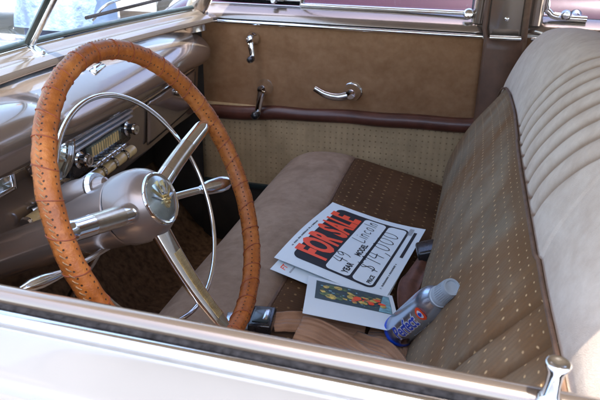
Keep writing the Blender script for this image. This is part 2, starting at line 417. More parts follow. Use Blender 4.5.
# --- roof
def roofz(x, y): return 1.44+.13*(1-((y-.71)/.72)**4)*(1-.5*((x-.25)/1.05)**2)
rf = MB()
rf.grid(lambda u, v: Vector((-.62+1.85*u, .02+1.38*v, roofz(-.62+1.85*u, .02+1.38*v))), 24, 24, M_['outer'])
roof = rf.build('roof', car, solid=.025, off=-1)
hl = MB(); hl.grid(lambda u, v: Vector((-.60+1.80*u, .05+1.32*v, roofz(-.6+1.8*u, .05+1.32*v)-.035)), 20, 20, M_['headliner']); hl.build('headliner', roof, solid=.004)
# rear window panel
rp = MB(); rp.grid(lambda u, v: Vector((1.22+.28*u, .12+1.18*v, 1.46-.44*u)), 6, 10, M_['headliner']); rp.build('rear_panel', car, solid=.02)

# --- windshield
DIV0, DIV1 = Vector((-.832, .71, 1.072)), Vector((-.585, .71, 1.415))
def wsb(v):   # base line across the car
    d = abs(v-.5)*2; return Vector((-.832+.045*d**2+.01*d, .085+1.25*v, 1.072-.004*d))
def wst(v):
    d = abs(v-.5)*2; return Vector((-.585+.06*d**2, .13+1.16*v, 1.415-.01*d**2))
w = MB()
w.grid(lambda u, v: wsb(v*.49)*(1-u)+wst(v*.49)*u, 6, 12, M_['glass'])
w.grid(lambda u, v: wsb(.51+v*.49)*(1-u)+wst(.51+v*.49)*u, 6, 12, M_['glass'])
ws = w.build('windshield', car)
s = MB(); s.tube([wsb(i/30)+Vector((0, 0, .004)) for i in range(31)], .0062, M_['seal'], 10)
s.tube([wst(i/30) for i in range(31)], .0062, M_['seal'], 10); s.build('glass_seal', ws)
s = MB(); s.tube([DIV0, DIV0.lerp(DIV1, .5), DIV1], [.011, .010, .010], M_['seal'], 12, flat=.6)
s.tube([DIV0+Vector((.012, 0, .002)), DIV1+Vector((.012, 0, -.004))], .006, M_['oldchrome'], 12); s.build('divider', ws)
s = MB(); rot = Matrix.Rotation(radians(-48), 3, 'Y')
s.box(DIV0+Vector((.022, 0, -.010)), (.050, .020, .008), M_['chrome'], Matrix.Rotation(radians(32), 3, 'Y'), .003)
s.lathe([(0, .005), (.004, .005), (.006, .003)], DIV0+Vector((.034, 0, -.013)), (.5, 0, .85), M_['oldchrome'], 12)
s.build('divider_clip', ws)
# garnish band below the glass
gb = MB()
def band(u, v):
    p = wsb(v)+Vector((0, (v-.5)*.10, 0)); q = [Vector((.004, 0, -.004)), Vector((.016, 0, -.006)), Vector((.026, 0, -.016)), Vector((.040, 0, -.018)), Vector((.050, 0, -.024)), Vector((.052, 0, -.036))]
    k = u*5; i = min(int(k), 4); return p+q[i].lerp(q[i+1], k-i)
gb.grid(band, 20, 40, M_['moulding']); gb.build('garnish_moulding', ws, solid=.003)
# wiper outside
wp = MB(); a0 = Vector((-.835, 1.10, 1.088)); 
wp.tube(catmull([(-.86, .98, 1.08), (-.835, 1.02, 1.115), (-.815, 1.18, 1.125), (-.812, 1.33, 1.105)], 16), .0035, M_['oldchrome'], 8)
wp.tube([(-.842, .93, 1.093), (-.826, 1.25, 1.100)], .004, M_['rubber'], 8); wp.build('wiper', ws)
# A pillars
def pillar(name, p0, p1, wdt, m):
    q = MB(); P0, P1 = Vector(p0), Vector(p1); sgn = 1 if p0[1] > .7 else -1
    q.tube(catmull([P0+Vector((0, 0, -.06)), P0, P0.lerp(P1, .5)+Vector((-.01, 0, .01)), P1], 14), wdt, m, 16, flat=.75, up=(0, 1, 0)); return q.build(name, car)
pillar('windshield_pillar', (-.785, 1.375, 1.06), (-.50, 1.325, 1.42), .030, M_['moulding'])
pillar('windshield_pillar', (-.785, .045, 1.06), (-.50, .095, 1.42), .030, M_['moulding'])

# --- dashboard
def dxy(y):
    return .022-.03*max(0, y-.50)-.075*max(0, y-.50)**2-.05*max(0, .25-y)
PROF = [(-.905, 1.034), (-.86, 1.034), (-.80, 1.028), (-.755, 1.018), (-.715, 1.003), (-.688, .978), (-.683, .952), (-.695, .932), (-.715, .924), (-.722, .915), (-.728, .86), (-.735, .80), (-.742, .776), (-.775, .766), (-.85, .80)]
def pod(y): return math.exp(-((y-.40)/.150)**4)
def dashpt(u, y):
    n = len(PROF)-1; k = u*n; i = min(int(k), n-1)
    if not hasattr(dashpt, 'c'): dashpt.c = catmull([(a, 0, c) for a, c in PROF], 130)
    q = dashpt.c[min(130, int(round(u*130)))]
    x, z = q.x, q.z; p = pod(y)
    wgt = smooth(.10, .34, u)*(1-smooth(.55, .72, u))
    x += dxy(y)+p*.028*wgt; z += p*.030*wgt*(1 if u < .45 else .5)
    # crisp crease where the crest dies into the far end
    z -= .012*smooth(1.15, 1.38, y)*smooth(.0, .2, u)
    return Vector((x, y, z))
d = MB(); d.grid(lambda u, v: dashpt(u, .03+1.345*v), 130, 110, M_['dash'])
# closed ends
for yy in (.03, 1.375):
    cen = Vector((-.80, yy, .9)); d.grid(lambda u, v: dashpt(v, yy).lerp(cen, u), 2, 130, M_['dash'])
dash = d.build('dashboard', car, 50)
def face_x(y, z): return -.722-(.92-z)*.09+dxy(y)
# chrome pull on the dash top
q = MB(); q.box((-.742, .80, 1.014), (.018, .062, .012), M_['oldchrome'], Matrix.Rotation(radians(14), 3, 'Z'), .005, 3)
q.box((-.742, .80, 1.022), (.008, .040, .006), M_['chrome'], Matrix.Rotation(radians(14), 3, 'Z'), .002); q.build('ashtray_pull', dash)
# round speedometer
def ringface(cy, cz, r, name, parent, depth=.03):
    x0 = face_x(cy, cz)+.012
    q = MB(); q.lathe([(0, r*1.02), (.008, r*1.10), (.016, r*1.06), (.020, r*.97), (.014, r*.93), (.004, r*.90)], (x0, cy, cz), (1, 0, .06), M_['chrome'], 56)
    o = q.build(name, parent)
    q = MB(); q.lathe([(0, r*.92), (.001, r*.6), (.002, 0)], (x0+.003, cy, cz), (1, 0, .06), M_['dialface'], 48)
    for k in range(25):
        a = radians(-130+k*260/24); L = .010 if k % 4 == 0 else .006; rr = r*.84
        q.box((x0+.007, cy+rr*sin(a), cz+rr*cos(a)), (.001, .0018, L), M_['white'], Matrix.Rotation(-a, 3, 'X'), 0)
    q.box((x0+.009, cy-.012, cz+.014), (.001, .0025, r*.95), M_['red'], Matrix.Rotation(.7, 3, 'X'), 0)
    q.build('dial', o)
    q = MB(); q.lathe([(0, r*.95), (.002, r*.90), (.006, r*.5), (.007, 0)], (x0+.013, cy, cz), (1, 0, .06), M_['lens'], 48); q.build('glass_cover', o)
    return o
ringface(.535, .940, .058, 'speedometer', dash)
# square gauge at the far left
x0 = -.690
q = MB()
for (cy, cz, sy, sz) in ((.340, .992, .14, .009), (.340, .922, .14, .009), (.274, .957, .010, .078), (.407, .957, .011, .078)):
    q.box((x0+.03, cy, cz), (.022, sy, sz), M_['chrome'], None, .003)
q.box((x0+.020, .340, .957), (.03, .125, .065), M_['dialface'], None, .001)
for k in range(7): q.box((x0+.0355, .295+.014*k, .950), (.002, .003, .022), M_['amber'], None, 0)
q.build('instrument_cluster', dash)
# glovebox door
q = MB()
def gl(u, v):
    y = .965+.37*u; z = .905-.105*v; e = .004*min(1, 8*min(u, 1-u), 8*min(v, 1-v)); return Vector((face_x(y, z)+.003+e, y, z))
q.grid(gl, 24, 12, M_['dash']); go = q.build('glovebox_door', dash, solid=.003)
q = MB(); q.lathe([(0, .010), (.008, .012), (.013, .009), (.014, 0)], (face_x(1.15, .885)+.006, 1.15, .885), (1, 0, 0), M_['chrome'], 20); q.build('latch', go)
# chrome trim strip under the crest
q = MB(); q.tube([(face_x(.70+.64*i/20, .915)+.012, .70+.64*i/20, .918) for i in range(21)], .003, M_['chrome'], 8); q.build('trim_strip', dash)
# radio
RY0, RY1 = .605, .850
RC = (RY0+RY1)/2; RX = face_x(RC, .895); RR = Matrix.Rotation(math.atan(.075), 3, 'Z')
def rad(y, z, dx): return Vector((RX+dx-(y-RC)*.075, y, z))
q = MB()
q.box(rad(RC, .893, -.002), (.030, RY1-RY0, .080), M_['black'], RR, .006)
for k, z in enumerate((.928, .918, .908)):
    q.box(rad(RC, z, .012+.001*k), (.018, RY1-RY0+.012-.008*k, .0060), M_['satin'], RR, .0028)
q.box(rad(RC, .885, .012), (.010, .140, .026), M_['dialface'], RR, .002)
for k in range(12): q.box(rad(RC-.052+.0095*k, .885, .018), (.002, .0030 if k % 2 else .0045, .020), M_['amber'], RR, .0)
q.build('radio', dash)
for cy in (RC-.100, RC+.100):
    q = MB(); q.lathe([(0, .015), (.008, .016), (.010, .011), (.020, .0115), (.024, .013), (.028, .0115), (.029, .006), (.027, .0)], rad(cy, .885, .010), (1, 0, .05), M_['chrome'], 20); q.build('radio_knob', dash)
for k in range(6):
    q = MB(); q.box(rad(RC-.055+.022*k, .862, .020), (.022, .016, .010), M_['chrome'], RR, .003, 3); q.build('radio_key', dash)
# row of cream knobs
for k in range(8):
    y = .49+.050*k; z = .826; q = MB(); xx = face_x(y, z)+.014
    q.lathe([(0, .0105), (.004, .0125), (.008, .0115)], (xx, y-.024, z), (-.07, 1, .0), M_['chrome'], 18)
    q.lathe([(.0, .010), (.002, .0115), (.034, .0115), (.036, .0095)], (xx, y-.016, z), (-.07, 1, 0), M_['amber'], 18)
    q.build('switch_key', dash)
q = MB(); q.grid(lambda u, v: Vector((face_x(.50+.36*u, .826)+.004+.004*sin(pi*v), .50+.36*u, .812+.028*v)), 12, 6, M_['oldchrome']); q.build('switch_panel', dash, solid=.003)
# lower trim line on driver's side
q = MB(); q.tube([(face_x(y, .80)+.014, y, .80) for y in (.05, .2, .35, .46)], .003, M_['chrome'], 8)
q.lathe([(0, .008), (.010, .010), (.014, .006)], (-.722, .44, .803), (1, 0, .1), M_['chrome'], 16); q.build('light_switch', dash)

# --- steering wheel
T = radians(25); WC = Vector((-.385, .386, .947)); AX = Vector((cos(T), 0, sin(T))); A = Vector((0, 1, 0)); B = Vector((-sin(T), 0, cos(T)))
def wp_(a, b_, off=0): return WC+A*a+B*b_+AX*off
RW, rw = .2125, .0129
q = MB()
def rimpt(u, v, rr=rw):
    th = 2*pi*u; ph = 2*pi*v; e = Vector((0, 0, 0))+A*cos(th)+B*sin(th)
    r2 = rr*(1+.02*sin(23*th+2*sin(5*th))*cos(ph)+.012*sin(61*th)+.02*sin(37*th+3*sin(3*th))*sin(ph+th))
    return WC+e*(RW+r2*cos(ph))+AX*(r2*sin(ph)*1.08)
q.grid(rimpt, 420, 24, M_['leather'], uvfn=lambda u, v: (u*2*pi*RW, v*2*pi*rw), closeu=True, closev=True)
sw = q.build('steering_wheel', car)
tag(sw, 'steering wheel rim wrapped in perforated tan leather')
q = MB()
for k in range(37):
    th = 2*pi*(k+.3+.18*sin(7*k))/37; tw = .055+.02*sin(3*k)
    pts = []
    for j in range(20):
        ph = 2*pi*j/20; t2 = th+tw*.5*sin(ph)
        e = A*cos(t2)+B*sin(t2); pts.append(WC+e*(RW+(rw+.0004)*cos(ph))+AX*((rw+.0004)*sin(ph)*1.08))
    q = MB(); q.tube(pts, .0007, M_['thread'], 6, closed=True); q.build('thread_band', sw)
q = MB()   # pale lacing round the front outer edge
n = 190
for k in range(n):
    th0 = 2*pi*k/n; th1 = th0+2*pi/n*.75; pp = []
    for j in range(4):
        t2 = th0+(th1-th0)*j/3; ph = radians(4+18*j/3); e = A*cos(t2)+B*sin(t2); r2 = rw+.0001+.0006*sin(pi*j/3)
        pp.append(WC+e*(RW+r2*cos(ph))+AX*(r2*sin(ph)*1.08))
    q.tube(pp, .0007, M_['palethread'], 5)
q.build('lacing', sw)
# horn ring
q = MB(); q.tube([wp_(.162*cos(2*pi*k/120), .162*sin(2*pi*k/120), -.038) for k in range(120)], .0036, M_['chrome'], 12, closed=True, up=tuple(AX))
q.build('horn_ring', sw)
HC = WC-AX*.012+B*.005
# hub
q = MB()
q.lathe([(-.140, .0415), (-.064, .0485), (-.062, .0470), (-.058, .0470), (-.056, .0515), (-.040, .0525), (-.024, .0510), (-.012, .0470), (-.004, .0415), (.0, .0385), (.0005, .036)], HC, AX, M_['hubpaint'], 64)
q.lathe([(-.0615, .0478), (-.060, .0486), (-.0585, .0478)], HC, AX, M_['black'], 64)
hub = q.build('hub', sw)
q = MB(); q.lathe([(-.004, .0375), (.001, .0375), (.0035, .0365), (.0042, .0350), (.003, .033)], HC, AX, M_['chrome'], 56)
q.lathe([(.002, .0335), (.0050, .028), (.0068, .019), (.0078, .009), (.0082, 0)], HC, AX, M_['emblem'], 48)
med = q.build('medallion', sw)
q = MB()
TM = Matrix.Translation(HC+AX*.0060) @ Matrix((A, B, AX)).transposed().to_4x4()
TM = TM @ Matrix.Rotation(radians(-14), 4, 'Z') @ Matrix.Scale(.86, 4)
q.prism([(-.007, .004), (.007, .004), (.0075, -.006), (.004, -.014), (0, -.018), (-.004, -.014), (-.0075, -.006)], .0055, M_['gold'], TM)
q.prism([(-.003, .005), (.003, .005), (.004, .013), (0, .019), (-.004, .013)], .0055, M_['oldchrome'], TM)
for sx in (-1, 1):
    for j in range(4):
        a = radians(20+22*j); L = .027-.0025*j
        p = Vector((sx*.006, -.004+.004*j, 0)); e = Vector((sx*cos(a), sin(a), 0)); nrm = Vector((-e.y, e.x, 0))*.0022
        pts = [p-nrm, p+e*L, p+nrm] if sx > 0 else [p+nrm, p+e*L, p-nrm]
        q.prism([(v.x, v.y) for v in pts], .0045, M_['gold'] if j % 2 else M_['oldchrome'], TM)
for a in range(6):
    q.lathe([(0, .002), (.004, .0018), (.005, 0)], TM @ Vector((.006*cos(a), -.004+.006*sin(a), .004)), AX, M_['gold'], 8)
q.build('crest', med)
# spokes
for (ex, ey, ix, iy), (ia, ib, iw, im) in zip(((-.203, .046, -.022, .004), (.203, .058, .022, .008), (-.010, -.208, -.004, -.030)), ((.30, .62, .0085, 'oldchrome'), (.30, .75, .0085, 'oldchrome'), (.24, .86, .0098, 'gold'))):
    q = MB(); p0 = wp_(ix, iy, -.034); p1 = wp_(ex, ey, -.003); dv = p1-p0; side = dv.cross(AX).normalized()
    def spk(u, v, k=1):
        p = p0+dv*u-AX*(.006*sin(pi*u)); wd = (.0195-.006*u)*(1 if u < .88 else 1-.5*(u-.88)/.12); a = 2*pi*v
        th_ = .0095-.003*u
        return p+side*math.copysign(abs(cos(a))**.8, cos(a))*wd+AX*math.copysign(abs(sin(a))**.8, sin(a))*th_
    if im != 'gold':
        def spk(u, v):
            p = p0+dv*u-AX*(.006*sin(pi*u)); a = 2*pi*v; wd = (.0148-.0030*u)*(1 if u < .88 else 1-.45*(u-.88)/.12)*(1+.02*(u > .62))
            return p+side*cos(a)*wd+AX*sin(a)*wd*.92
    q.grid(spk, 60, 28, (lambda u, v: M_['warmchrome'] if .25 < u < .62 else M_['chrome']) if im != 'gold' else M_['chrome'], closev=True)
    so = q.build('spoke', sw, 60)
    if im != 'gold': continue
    q = MB()   # ribbed gilt insert on the front face
    n = 60
    for k in range(n):
        u = ia+(ib-ia)*k/n; p = p0+dv*u-AX*(.006*sin(pi*u))+AX*(.0090-.003*u); wd = iw-.0025*u
        q.box(p, (wd*2, .0017, .0016), M_[im], Matrix((side, dv.normalized(), AX)).transposed(), .0005, 1)
    q.build('spoke_insert', so) if False else adopt(q.build('spoke_insert'), sw)
# --- steering column
q = MB(); C0 = WC-AX*.145; C1 = WC-AX*.62
q.lathe([(0, .0405), (.03, .039), (.06, .035), (.5, .033)], C0, -AX, M_['dash'], 40)
col = q.build('steering_column', car)
q = MB()   # shroud hump carrying the shift lever
q.lathe([(-.02, .001), (-.012, .014), (.0, .020), (.03, .022), (.06, .019), (.085, .010), (.09, .001)], WC-AX*.175+B*.048+A*.012, AX, M_['hubpaint'], 24)
q.lathe([(.0, .021), (.006, .024), (.012, .021)], WC-AX*.115+B*.047+A*.012, AX, M_['oldchrome'], 24)
q.build('shroud', col)
q = MB(); L0 = WC-AX*.10+A*.03+B*.0; L1 = Vector((-.405, .560, .893))
q.tube(catmull([L0, L0.lerp(L1, .6), L1], 10), [.006]*11, M_['chrome'], 12)
kp = L1; kd = (L1-L0).normalized()
q.lathe([(-.020, .005), (-.012, .008), (.0, .0115), (.025, .0135), (.040, .012), (.048, .006), (.050, 0)], kp, kd, M_['oldchrome'], 20)
q.build('shift_lever', col)
q = MB(); T0 = WC-AX*.13-A*.02-B*.03; T1 = Vector((-.520, .235, .868))
T0 = Vector((-.475, .375, .868))
q.tube(catmull([T0, T0.lerp(T1, .5)+Vector((0, 0, -.006)), T1], 10), [.0042]*6+[.006, .008, .0095, .0085, .004], M_['chrome'], 14)
q.build('turn_signal_lever', col)
q = MB(); q.tube(catmull([(-.50, .40, .87), (-.53, .41, .82), (-.58, .40, .74), (-.66, .39, .60)], 14), .0065, M_['oldchrome'], 10); q.build('shift_rod', col)
# pedals
for py_, nm in ((.36, 'clutch_pedal'), (.50, 'brake_pedal')):
    q = MB(); q.box((-.80, py_, .50), (.012, .07, .055), M_['rubber'], Matrix.Rotation(radians(-40), 3, 'Y'), .008, 3)
    q.tube([(-.81, py_, .49), (-.90, py_, .42)], .008, M_['under'], 8); q.build(nm, car)

# --- near (driver's) door
NX0, NX1 = -.93, .72
def sillz(x): return 1.034-.008*(x+.3)
dd = MB()
# outer skin
OP = [(-.0190, 1.016), (-.0225, 1.0235), (-.034, 1.025), (-.060, 1.0215), (-.070, 1.018), (-.073, 1.009), (-.077, 1.006), (-.090, .996), (-.098, .97), (-.112, .94), (-.135, .86), (-.15, .72), (-.145, .55), (-.12, .40), (-.09, .33)]
oc = catmull([(0, a, c) for a, c in OP], 60)
dd.grid(lambda u, v: Vector((NX0+(NX1-NX0)*u, oc[int(round(v*60))].y, oc[int(round(v*60))].z+(sillz(NX0+(NX1-NX0)*u)-1.034))), 20, 60, M_['outer'])
door = dd.build('door', car, 60, solid=.004); tag(door, 'driver door with its window rolled down')
def strip(name, sec, m, parent, x0=NX0, x1=NX1, closed=True, nx=24, sharp=50, y_base=0):
    q = MB(); n = len(sec)
    def fn(u, v):
        k = int(round(v*n)) % n if closed else min(n-1, int(round(v*(n-1)))); x = x0+(x1-x0)*u
        return Vector((x, sec[k][0], sec[k][1]+(sillz(x)-1.034)))
    q.grid(fn, nx, n if closed else n-1, m, closev=closed); return q.build(name, parent, sharp)
sec = [(.036, .955), (.035, .985), (.031, 1.010), (.025, 1.024), (.0185, 1.0325), (.011, 1.0365), (.005, 1.0360), (.0015, 1.033), (.0005, 1.026), (.0005, .99)]
strip('window_moulding', sec, M_['nearmould'], door, closed=False, sharp=70)
sec = [(.001, 1.000), (.001, 1.026), (-.001, 1.0305), (-.004, 1.0315), (-.0075, 1.0305), (-.0090, 1.025), (-.0090, 1.0)]
strip('weatherstrip', sec, M_['rubber'], door)
sec = [(-.0095, 1.000), (-.0095, 1.028), (-.011, 1.0315), (-.0145, 1.0325), (-.018, 1.031), (-.0195, 1.027), (-.0195, 1.01)]
strip('chrome_strip', sec, M_['chrome'], door)
ip = MB(); ip.grid(lambda u, v: Vector((NX0+.05+(NX1-NX0-.1)*u, .036-.006*sin(pi*v), .96-.60*v)), 10, 12, M_['doorcloth']); ip.build('door_panel', door, solid=.006)
q = MB(); q.lathe([(-.01, .0078), (.001, .0078), (.003, .0062), (.006, .0052), (.014, .0047), (.022, .0054), (.026, .0072), (.0285, .0076), (.0295, .0062), (.0285, .0045), (.027, 0)], (.0655, .003, 1.0325), (.03, -.02, 1), M_['chrome'], 56)
q.build('lock_knob', door, 85)
# --- far (passenger) door
FY = 1.42
fx0, fx1 = -.80, .002
q = MB()
q.grid(lambda u, v: Vector((fx0+(fx1-fx0)*u, 1.50+.04*sin(pi*v), 1.04-.70*v)), 12, 14, M_['outer'])
fdoor = q.build('door', car, solid=.01); tag(fdoor, 'passenger door with brown cloth panel and maroon rail')
q = MB()
def panel(u, v):
    x = fx0+(fx1-fx0)*u; return Vector((x, FY+.004-.006*sin(pi*u)*sin(pi*v)+.0012*sin(9*x+3*v), 1.022-.245*v))
q.grid(panel, 60, 30, M_['doorcloth']); q.build('upholstery_panel', fdoor, solid=.006)
# lower patterned cloth
q = MB()
q.grid(lambda u, v: Vector((fx0+(fx1+.10-fx0)*u, FY-.002+.002*sin(14*u), .790-.265*v)), 40, 16, M_['lowcloth'], uvfn=lambda u, v: (u*.9, v*.265)); q.build('lower_panel', fdoor, solid=.006)
# maroon rail: wavy lower and upper edges
def railz(x):  return interp([(-.80, .758), (-.66, .766), (-.56, .774), (-.45, .779), (-.33, .783), (-.15, .786), (.04, .792)], x)
def railh(x):  return interp([(-.80, .021), (-.60, .022), (-.48, .019), (-.38, .020), (-.2, .021), (.04, .021)], x)
q = MB()
def rail(u, v):
    x = fx0+.01+(fx1+.03-fx0)*u; a = 2*pi*v; return Vector((x, FY-.006+.018*sin(a), railz(x)+railh(x)*cos(a)+.0012*sin(31*x)))
q.grid(rail, 60, 20, M_['vinyl'], closev=True); q.build('trim_rail', fdoor)
# kick strip at the foot of the panel
q = MB(); q.box((-.40, FY-.008, .535), (.80, .016, .018), M_['seal'], None, .006); q.box((-.40, FY-.004, .42), (.82, .010, .22), M_['under'], None, .002); q.build('scuff_strip', fdoor)
# belt chrome
q = MB(); q.tube([(fx0+(fx1-.005-fx0)*i/20, FY-.006, 1.0285) for i in range(21)], .0055, M_['chrome'], 12, flat=1.1); 
q.build('belt_strip', fdoor)
# window moulding (frame section below the opening)
msec = [(FY-.002, 1.034), (FY-.008, 1.038), (FY-.006, 1.046), (FY+.004, 1.056), (FY+.020, 1.066), (FY+.030, 1.072), (FY+.045, 1.0735), (FY+.055, 1.068)]
q = MB(); q.grid(lambda u, v: Vector((fx0+(fx1-.004-fx0)*u, msec[int(round(v*7))][0], msec[int(round(v*7))][1])), 30, 7, M_['moulding']); fm = q.build('window_moulding', fdoor, 60, solid=.002)
# uprights of the window opening
for x_, lean in ((-.006, .0),):
    q = MB(); q.tube([(x_-.014, FY+.02, 1.06), (x_-.004, FY+.01, 1.25), (x_+.004, FY-.04, 1.43)], .018, M_['moulding'], 14); q.build('window_post', fdoor)
# dark glass channel with chrome corner of the vent window
VW = -.50
q = MB(); q.tube(catmull([(-.795, FY+.045, 1.14), (-.775, FY+.045, 1.098), (-.745, FY+.045, 1.084), (-.62, FY+.045, 1.082), (VW, FY+.045, 1.082)], 24), .006, M_['rubber'], 10)
q.tube(catmull([(-.785, FY+.037, 1.15), (-.765, FY+.037, 1.108), (-.735, FY+.037, 1.0925), (-.62, FY+.037, 1.0905), (VW, FY+.037, 1.0905)], 24), .004, M_['chrome'], 10)
q.tube([(VW, FY+.04, 1.075), (VW+.015, FY+.02, 1.25), (VW+.03, FY-.04, 1.42)], .0075, M_['oldchrome'], 12)
q.build('vent_window_frame', fdoor)
q = MB(); q.box((-.56, FY+.028, 1.094), (.030, .016, .014), M_['chrome'], None, .005, 3); q.lathe([(0, .009), (.012, .010), (.02, .006)], (-.575, FY+.026, 1.090), (0, -1, 0), M_['chrome'], 16); q.build('vent_latch', fdoor)
q = MB(); q.tube([(VW+.01, FY+.05, 1.074), (-.012, FY+.05, 1.074)], .005, M_['rubber'], 8); q.build('glass_channel', fdoor)
q = MB(); q.grid(lambda u, v: Vector((-.79+.775*u, FY+.05-.06*v*v, 1.06+.36*v)), 8, 8, M_['glass_far']); q.build('window_glass', fdoor)
# corner lug
q = MB(); q.lathe([(0, .013), (.010, .014), (.018, .010), (.020, 0)], (-.045, FY+.014, 1.080), (0, -1, .2), M_['chrome'], 20)
q.tube([(-.50, FY+.034, 1.079), (-.25, FY+.034, 1.079), (-.045, FY+.026, 1.081)], .006, M_['chrome'], 12); q.build('glass_bead', fdoor)
# cranks and handle
def crank(px, pz, qx, qz, s_, name):
    q = MB(); P = Vector((px, FY-.002, pz)); K = Vector((qx, FY-.042, qz))
    q.lathe([(0, .024*s_), (.004, .025*s_), (.010, .021*s_), (.020, .017*s_), (.030, .0155*s_), (.036, .012*s_), (.038, 0)], P, (0, -1, 0), M_['chrome'], 28)
    q.tube(catmull([P+Vector((0, -.028, 0)), P.lerp(K, .35)+Vector((0, -.018, 0)), P.lerp(K, .75)+Vector((0, -.004, 0)), K+Vector((0, .004, 0))], 14), [(.0125-.004*i/14)*s_ for i in range(15)], M_['chrome'], 14, flat=.65, up=(0, 1, 0))
    q.lathe([(-.004, .006*s_), (0, .011*s_), (.012, .0125*s_), (.022, .011*s_), (.027, .006*s_), (.028, 0)], K, (0, -1, 0), M_['black'], 20)
    q.lathe([(-.006, .0105*s_), (-.001, .0115*s_), (.002, .0105*s_)], K, (0, -1, 0), M_['chrome'], 20)
    return q.build(name, fdoor)
crank(-.595, .848, -.608, .776, 1.0, 'window_crank')
crank(-.630, .986, -.620, .936, .78, 'vent_crank')
q = MB(); P = Vector((-.335, FY-.002, .857)); K = Vector((-.435, FY-.050, .868))
q.lathe([(0, .026), (.004, .027), (.010, .021), (.022, .016), (.034, .017), (.040, .013), (.042, 0)], P, (0, -1, 0), M_['chrome'], 28)
q.tube(catmull([P+Vector((0, -.03, -.002)), P+Vector((-.035, -.040, -.010)), P+Vector((-.07, -.046, -.004)), K], 16), [.012-.004*i/16 for i in range(17)], M_['oldchrome'], 16, flat=.7, up=(0, 1, 0))
q.build('door_handle', fdoor)

# --- B post and rear side
q = MB()
q.box((.048, FY+.022, 1.22), (.092, .05, .40), M_['moulding'], None, .008, 3)
post = q.build('centre_post', car)
q = MB(); q.grid(lambda u, v: Vector((.002+.100*u, FY-.014-.012*sin(pi*u), 1.03-.42*v)), 10, 14, M_['brownpost']); q.build('post_trim', post, solid=.01)
q = MB(); q.tube([(.008, FY-.014, .76), (.008, FY-.016, 1.02), (-.001, FY-.012, 1.05), (-.003, FY-.01, 1.42)], .0065, M_['brownpost'], 10)
q.tube([(.094, FY-.012, .80), (.098, FY-.014, 1.02), (.096, FY-.012, 1.06), (.094, FY-.01, 1.42)], .008, M_['webbing'] if False else M_['piping'], 10); q.build('post_piping', post)
q = MB(); q.tube([(.014, FY-.030, 1.031), (.090, FY-.030, 1.033)], .0065, M_['chrome'], 12); q.build('belt_strip', post)
q = MB(); q.lathe([(0, .005), (.003, .0055), (.005, 0)], (.050, FY-.002, 1.075), (0, -1, 0), M_['chrome'], 12); q.build('screw', post)
q = MB()
q.grid(lambda u, v: Vector((.11+.95*u, 1.50+.03*sin(pi*v), 1.05-.70*v)), 12, 14, M_['outer']); side = q.build('rear_side', car, solid=.01)
q = MB(); q.grid(lambda u, v: Vector((.105+.95*u, FY+.008, 1.03-.6*v)), 12, 14, M_['doorcloth']); q.build('side_panel', side, solid=.006)
q = MB(); q.grid(lambda u, v: Vector((.105+.95*u, msec[int(round(v*7))][0]+.004, msec[int(round(v*7))][1]+.006*(1-u))), 20, 7, M_['moulding']); q.build('window_moulding', side, 60, solid=.002)
q = MB(); q.tube([(.115, FY-.006, 1.030), (.6, FY-.006, 1.024), (1.05, FY-.006, 1.02)], .0055, M_['chrome'], 12); q.build('belt_strip', side)
q = MB(); q.tube([(.118, FY+.02, 1.062), (.120, FY+.01, 1.25), (.124, FY-.04, 1.43)], .020, M_['moulding'], 16)
q.tube(catmull([(.142, FY+.016, 1.36), (.140, FY+.020, 1.13), (.150, FY+.022, 1.094), (.175, FY+.022, 1.083), (.24, FY+.022, 1.081)], 24), .008, M_['chrome'], 12)
q.lathe([(0, .012), (.01, .013), (.018, .008), (.02, 0)], (.188, FY+.004, 1.092), (0, -1, 0), M_['oldchrome'], 16); q.build('window_frame', side)
q = MB(); q.grid(lambda u, v: Vector((.13+.90*u, FY+.04-.05*v*v, 1.07+.36*v)), 8, 8, M_['glass_far']); q.build('window_glass', side)
q = MB(); q.tube([(.36, FY+.03, 1.07), (.365, FY+.02, 1.42)], .007, M_['chrome'], 10); q.build('glass_divider', side)
# near rear quarter (behind the camera's view, closes the cabin)
q = MB(); q.grid(lambda u, v: Vector((.73+.30*u, -.10-.04*sin(pi*v), 1.03-.68*v)), 8, 14, M_['outer'])
q.box((.76, .03, 1.22), (.08, .05, .40), M_['outer'], None, .01); q.build('rear_quarter', car, solid=.01)

# --- front seat
seat = MB(); seat.box((-.22, .71, .44), (.50, 1.24, .20), M_['under'], None, .02); seat = seat.build('front_seat', car)
tag(seat, 'front bench seat with plush bolsters and dotted cloth')
YN, YF = .07, 1.365
def endround(y, r=.10):
    a = 0
    if y > YF-r: t = (y-(YF-r))/r; a = 1-math.sqrt(max(0, 1-t*t))
    if y < YN+r: t = ((YN+r)-y)/r; a = 1-math.sqrt(max(0, 1-t*t))
    return a
CP = [(.06, .590), (-.02, .622), (-.10, .645), (-.20, .668), (-.285, .688), (-.300, .684), (-.318, .694), (-.37, .698), (-.43, .690), (-.478, .662), (-.506, .612), (-.508, .54), (-.48, .44)]
cc = catmull([(a, 0, c) for a, c in CP], 96)
def wear(x, y): return -.006*math.exp(-((x+.2)/.12)**2-((y-.45)/.2)**2)+.0022*sin(17*y+9*x)*sin(11*x+2)
def cush(u, y):
    p = cc[max(0, min(96, int(round(u*96))))]; e = endround(y, .08)
    z = p.z+(-e*.06+.014*smooth(.75, 1.3, y))*smooth(.45, .6, p.z)
    x = p.x+(e*.045 if p.x < -.3 else 0)+.010*sin(pi*(y-YN)/(YF-YN))*(-1 if p.x < -.4 else 0)
    return Vector((x, y, z+wear(p.x, y)))
USEAM = 5.0/12
ys = [YN+(YF-YN)*(.5-.5*cos(pi*i/110)) for i in range(111)]
q = MB(); q.grid(lambda u, v: cush(u*USEAM, ys[int(round(v*110))]), 40, 110, M_['seatcloth'], uvfn=lambda u, v: (ys[min(110, int(round(v*110)))], u*.36)); q.build('cushion', seat)
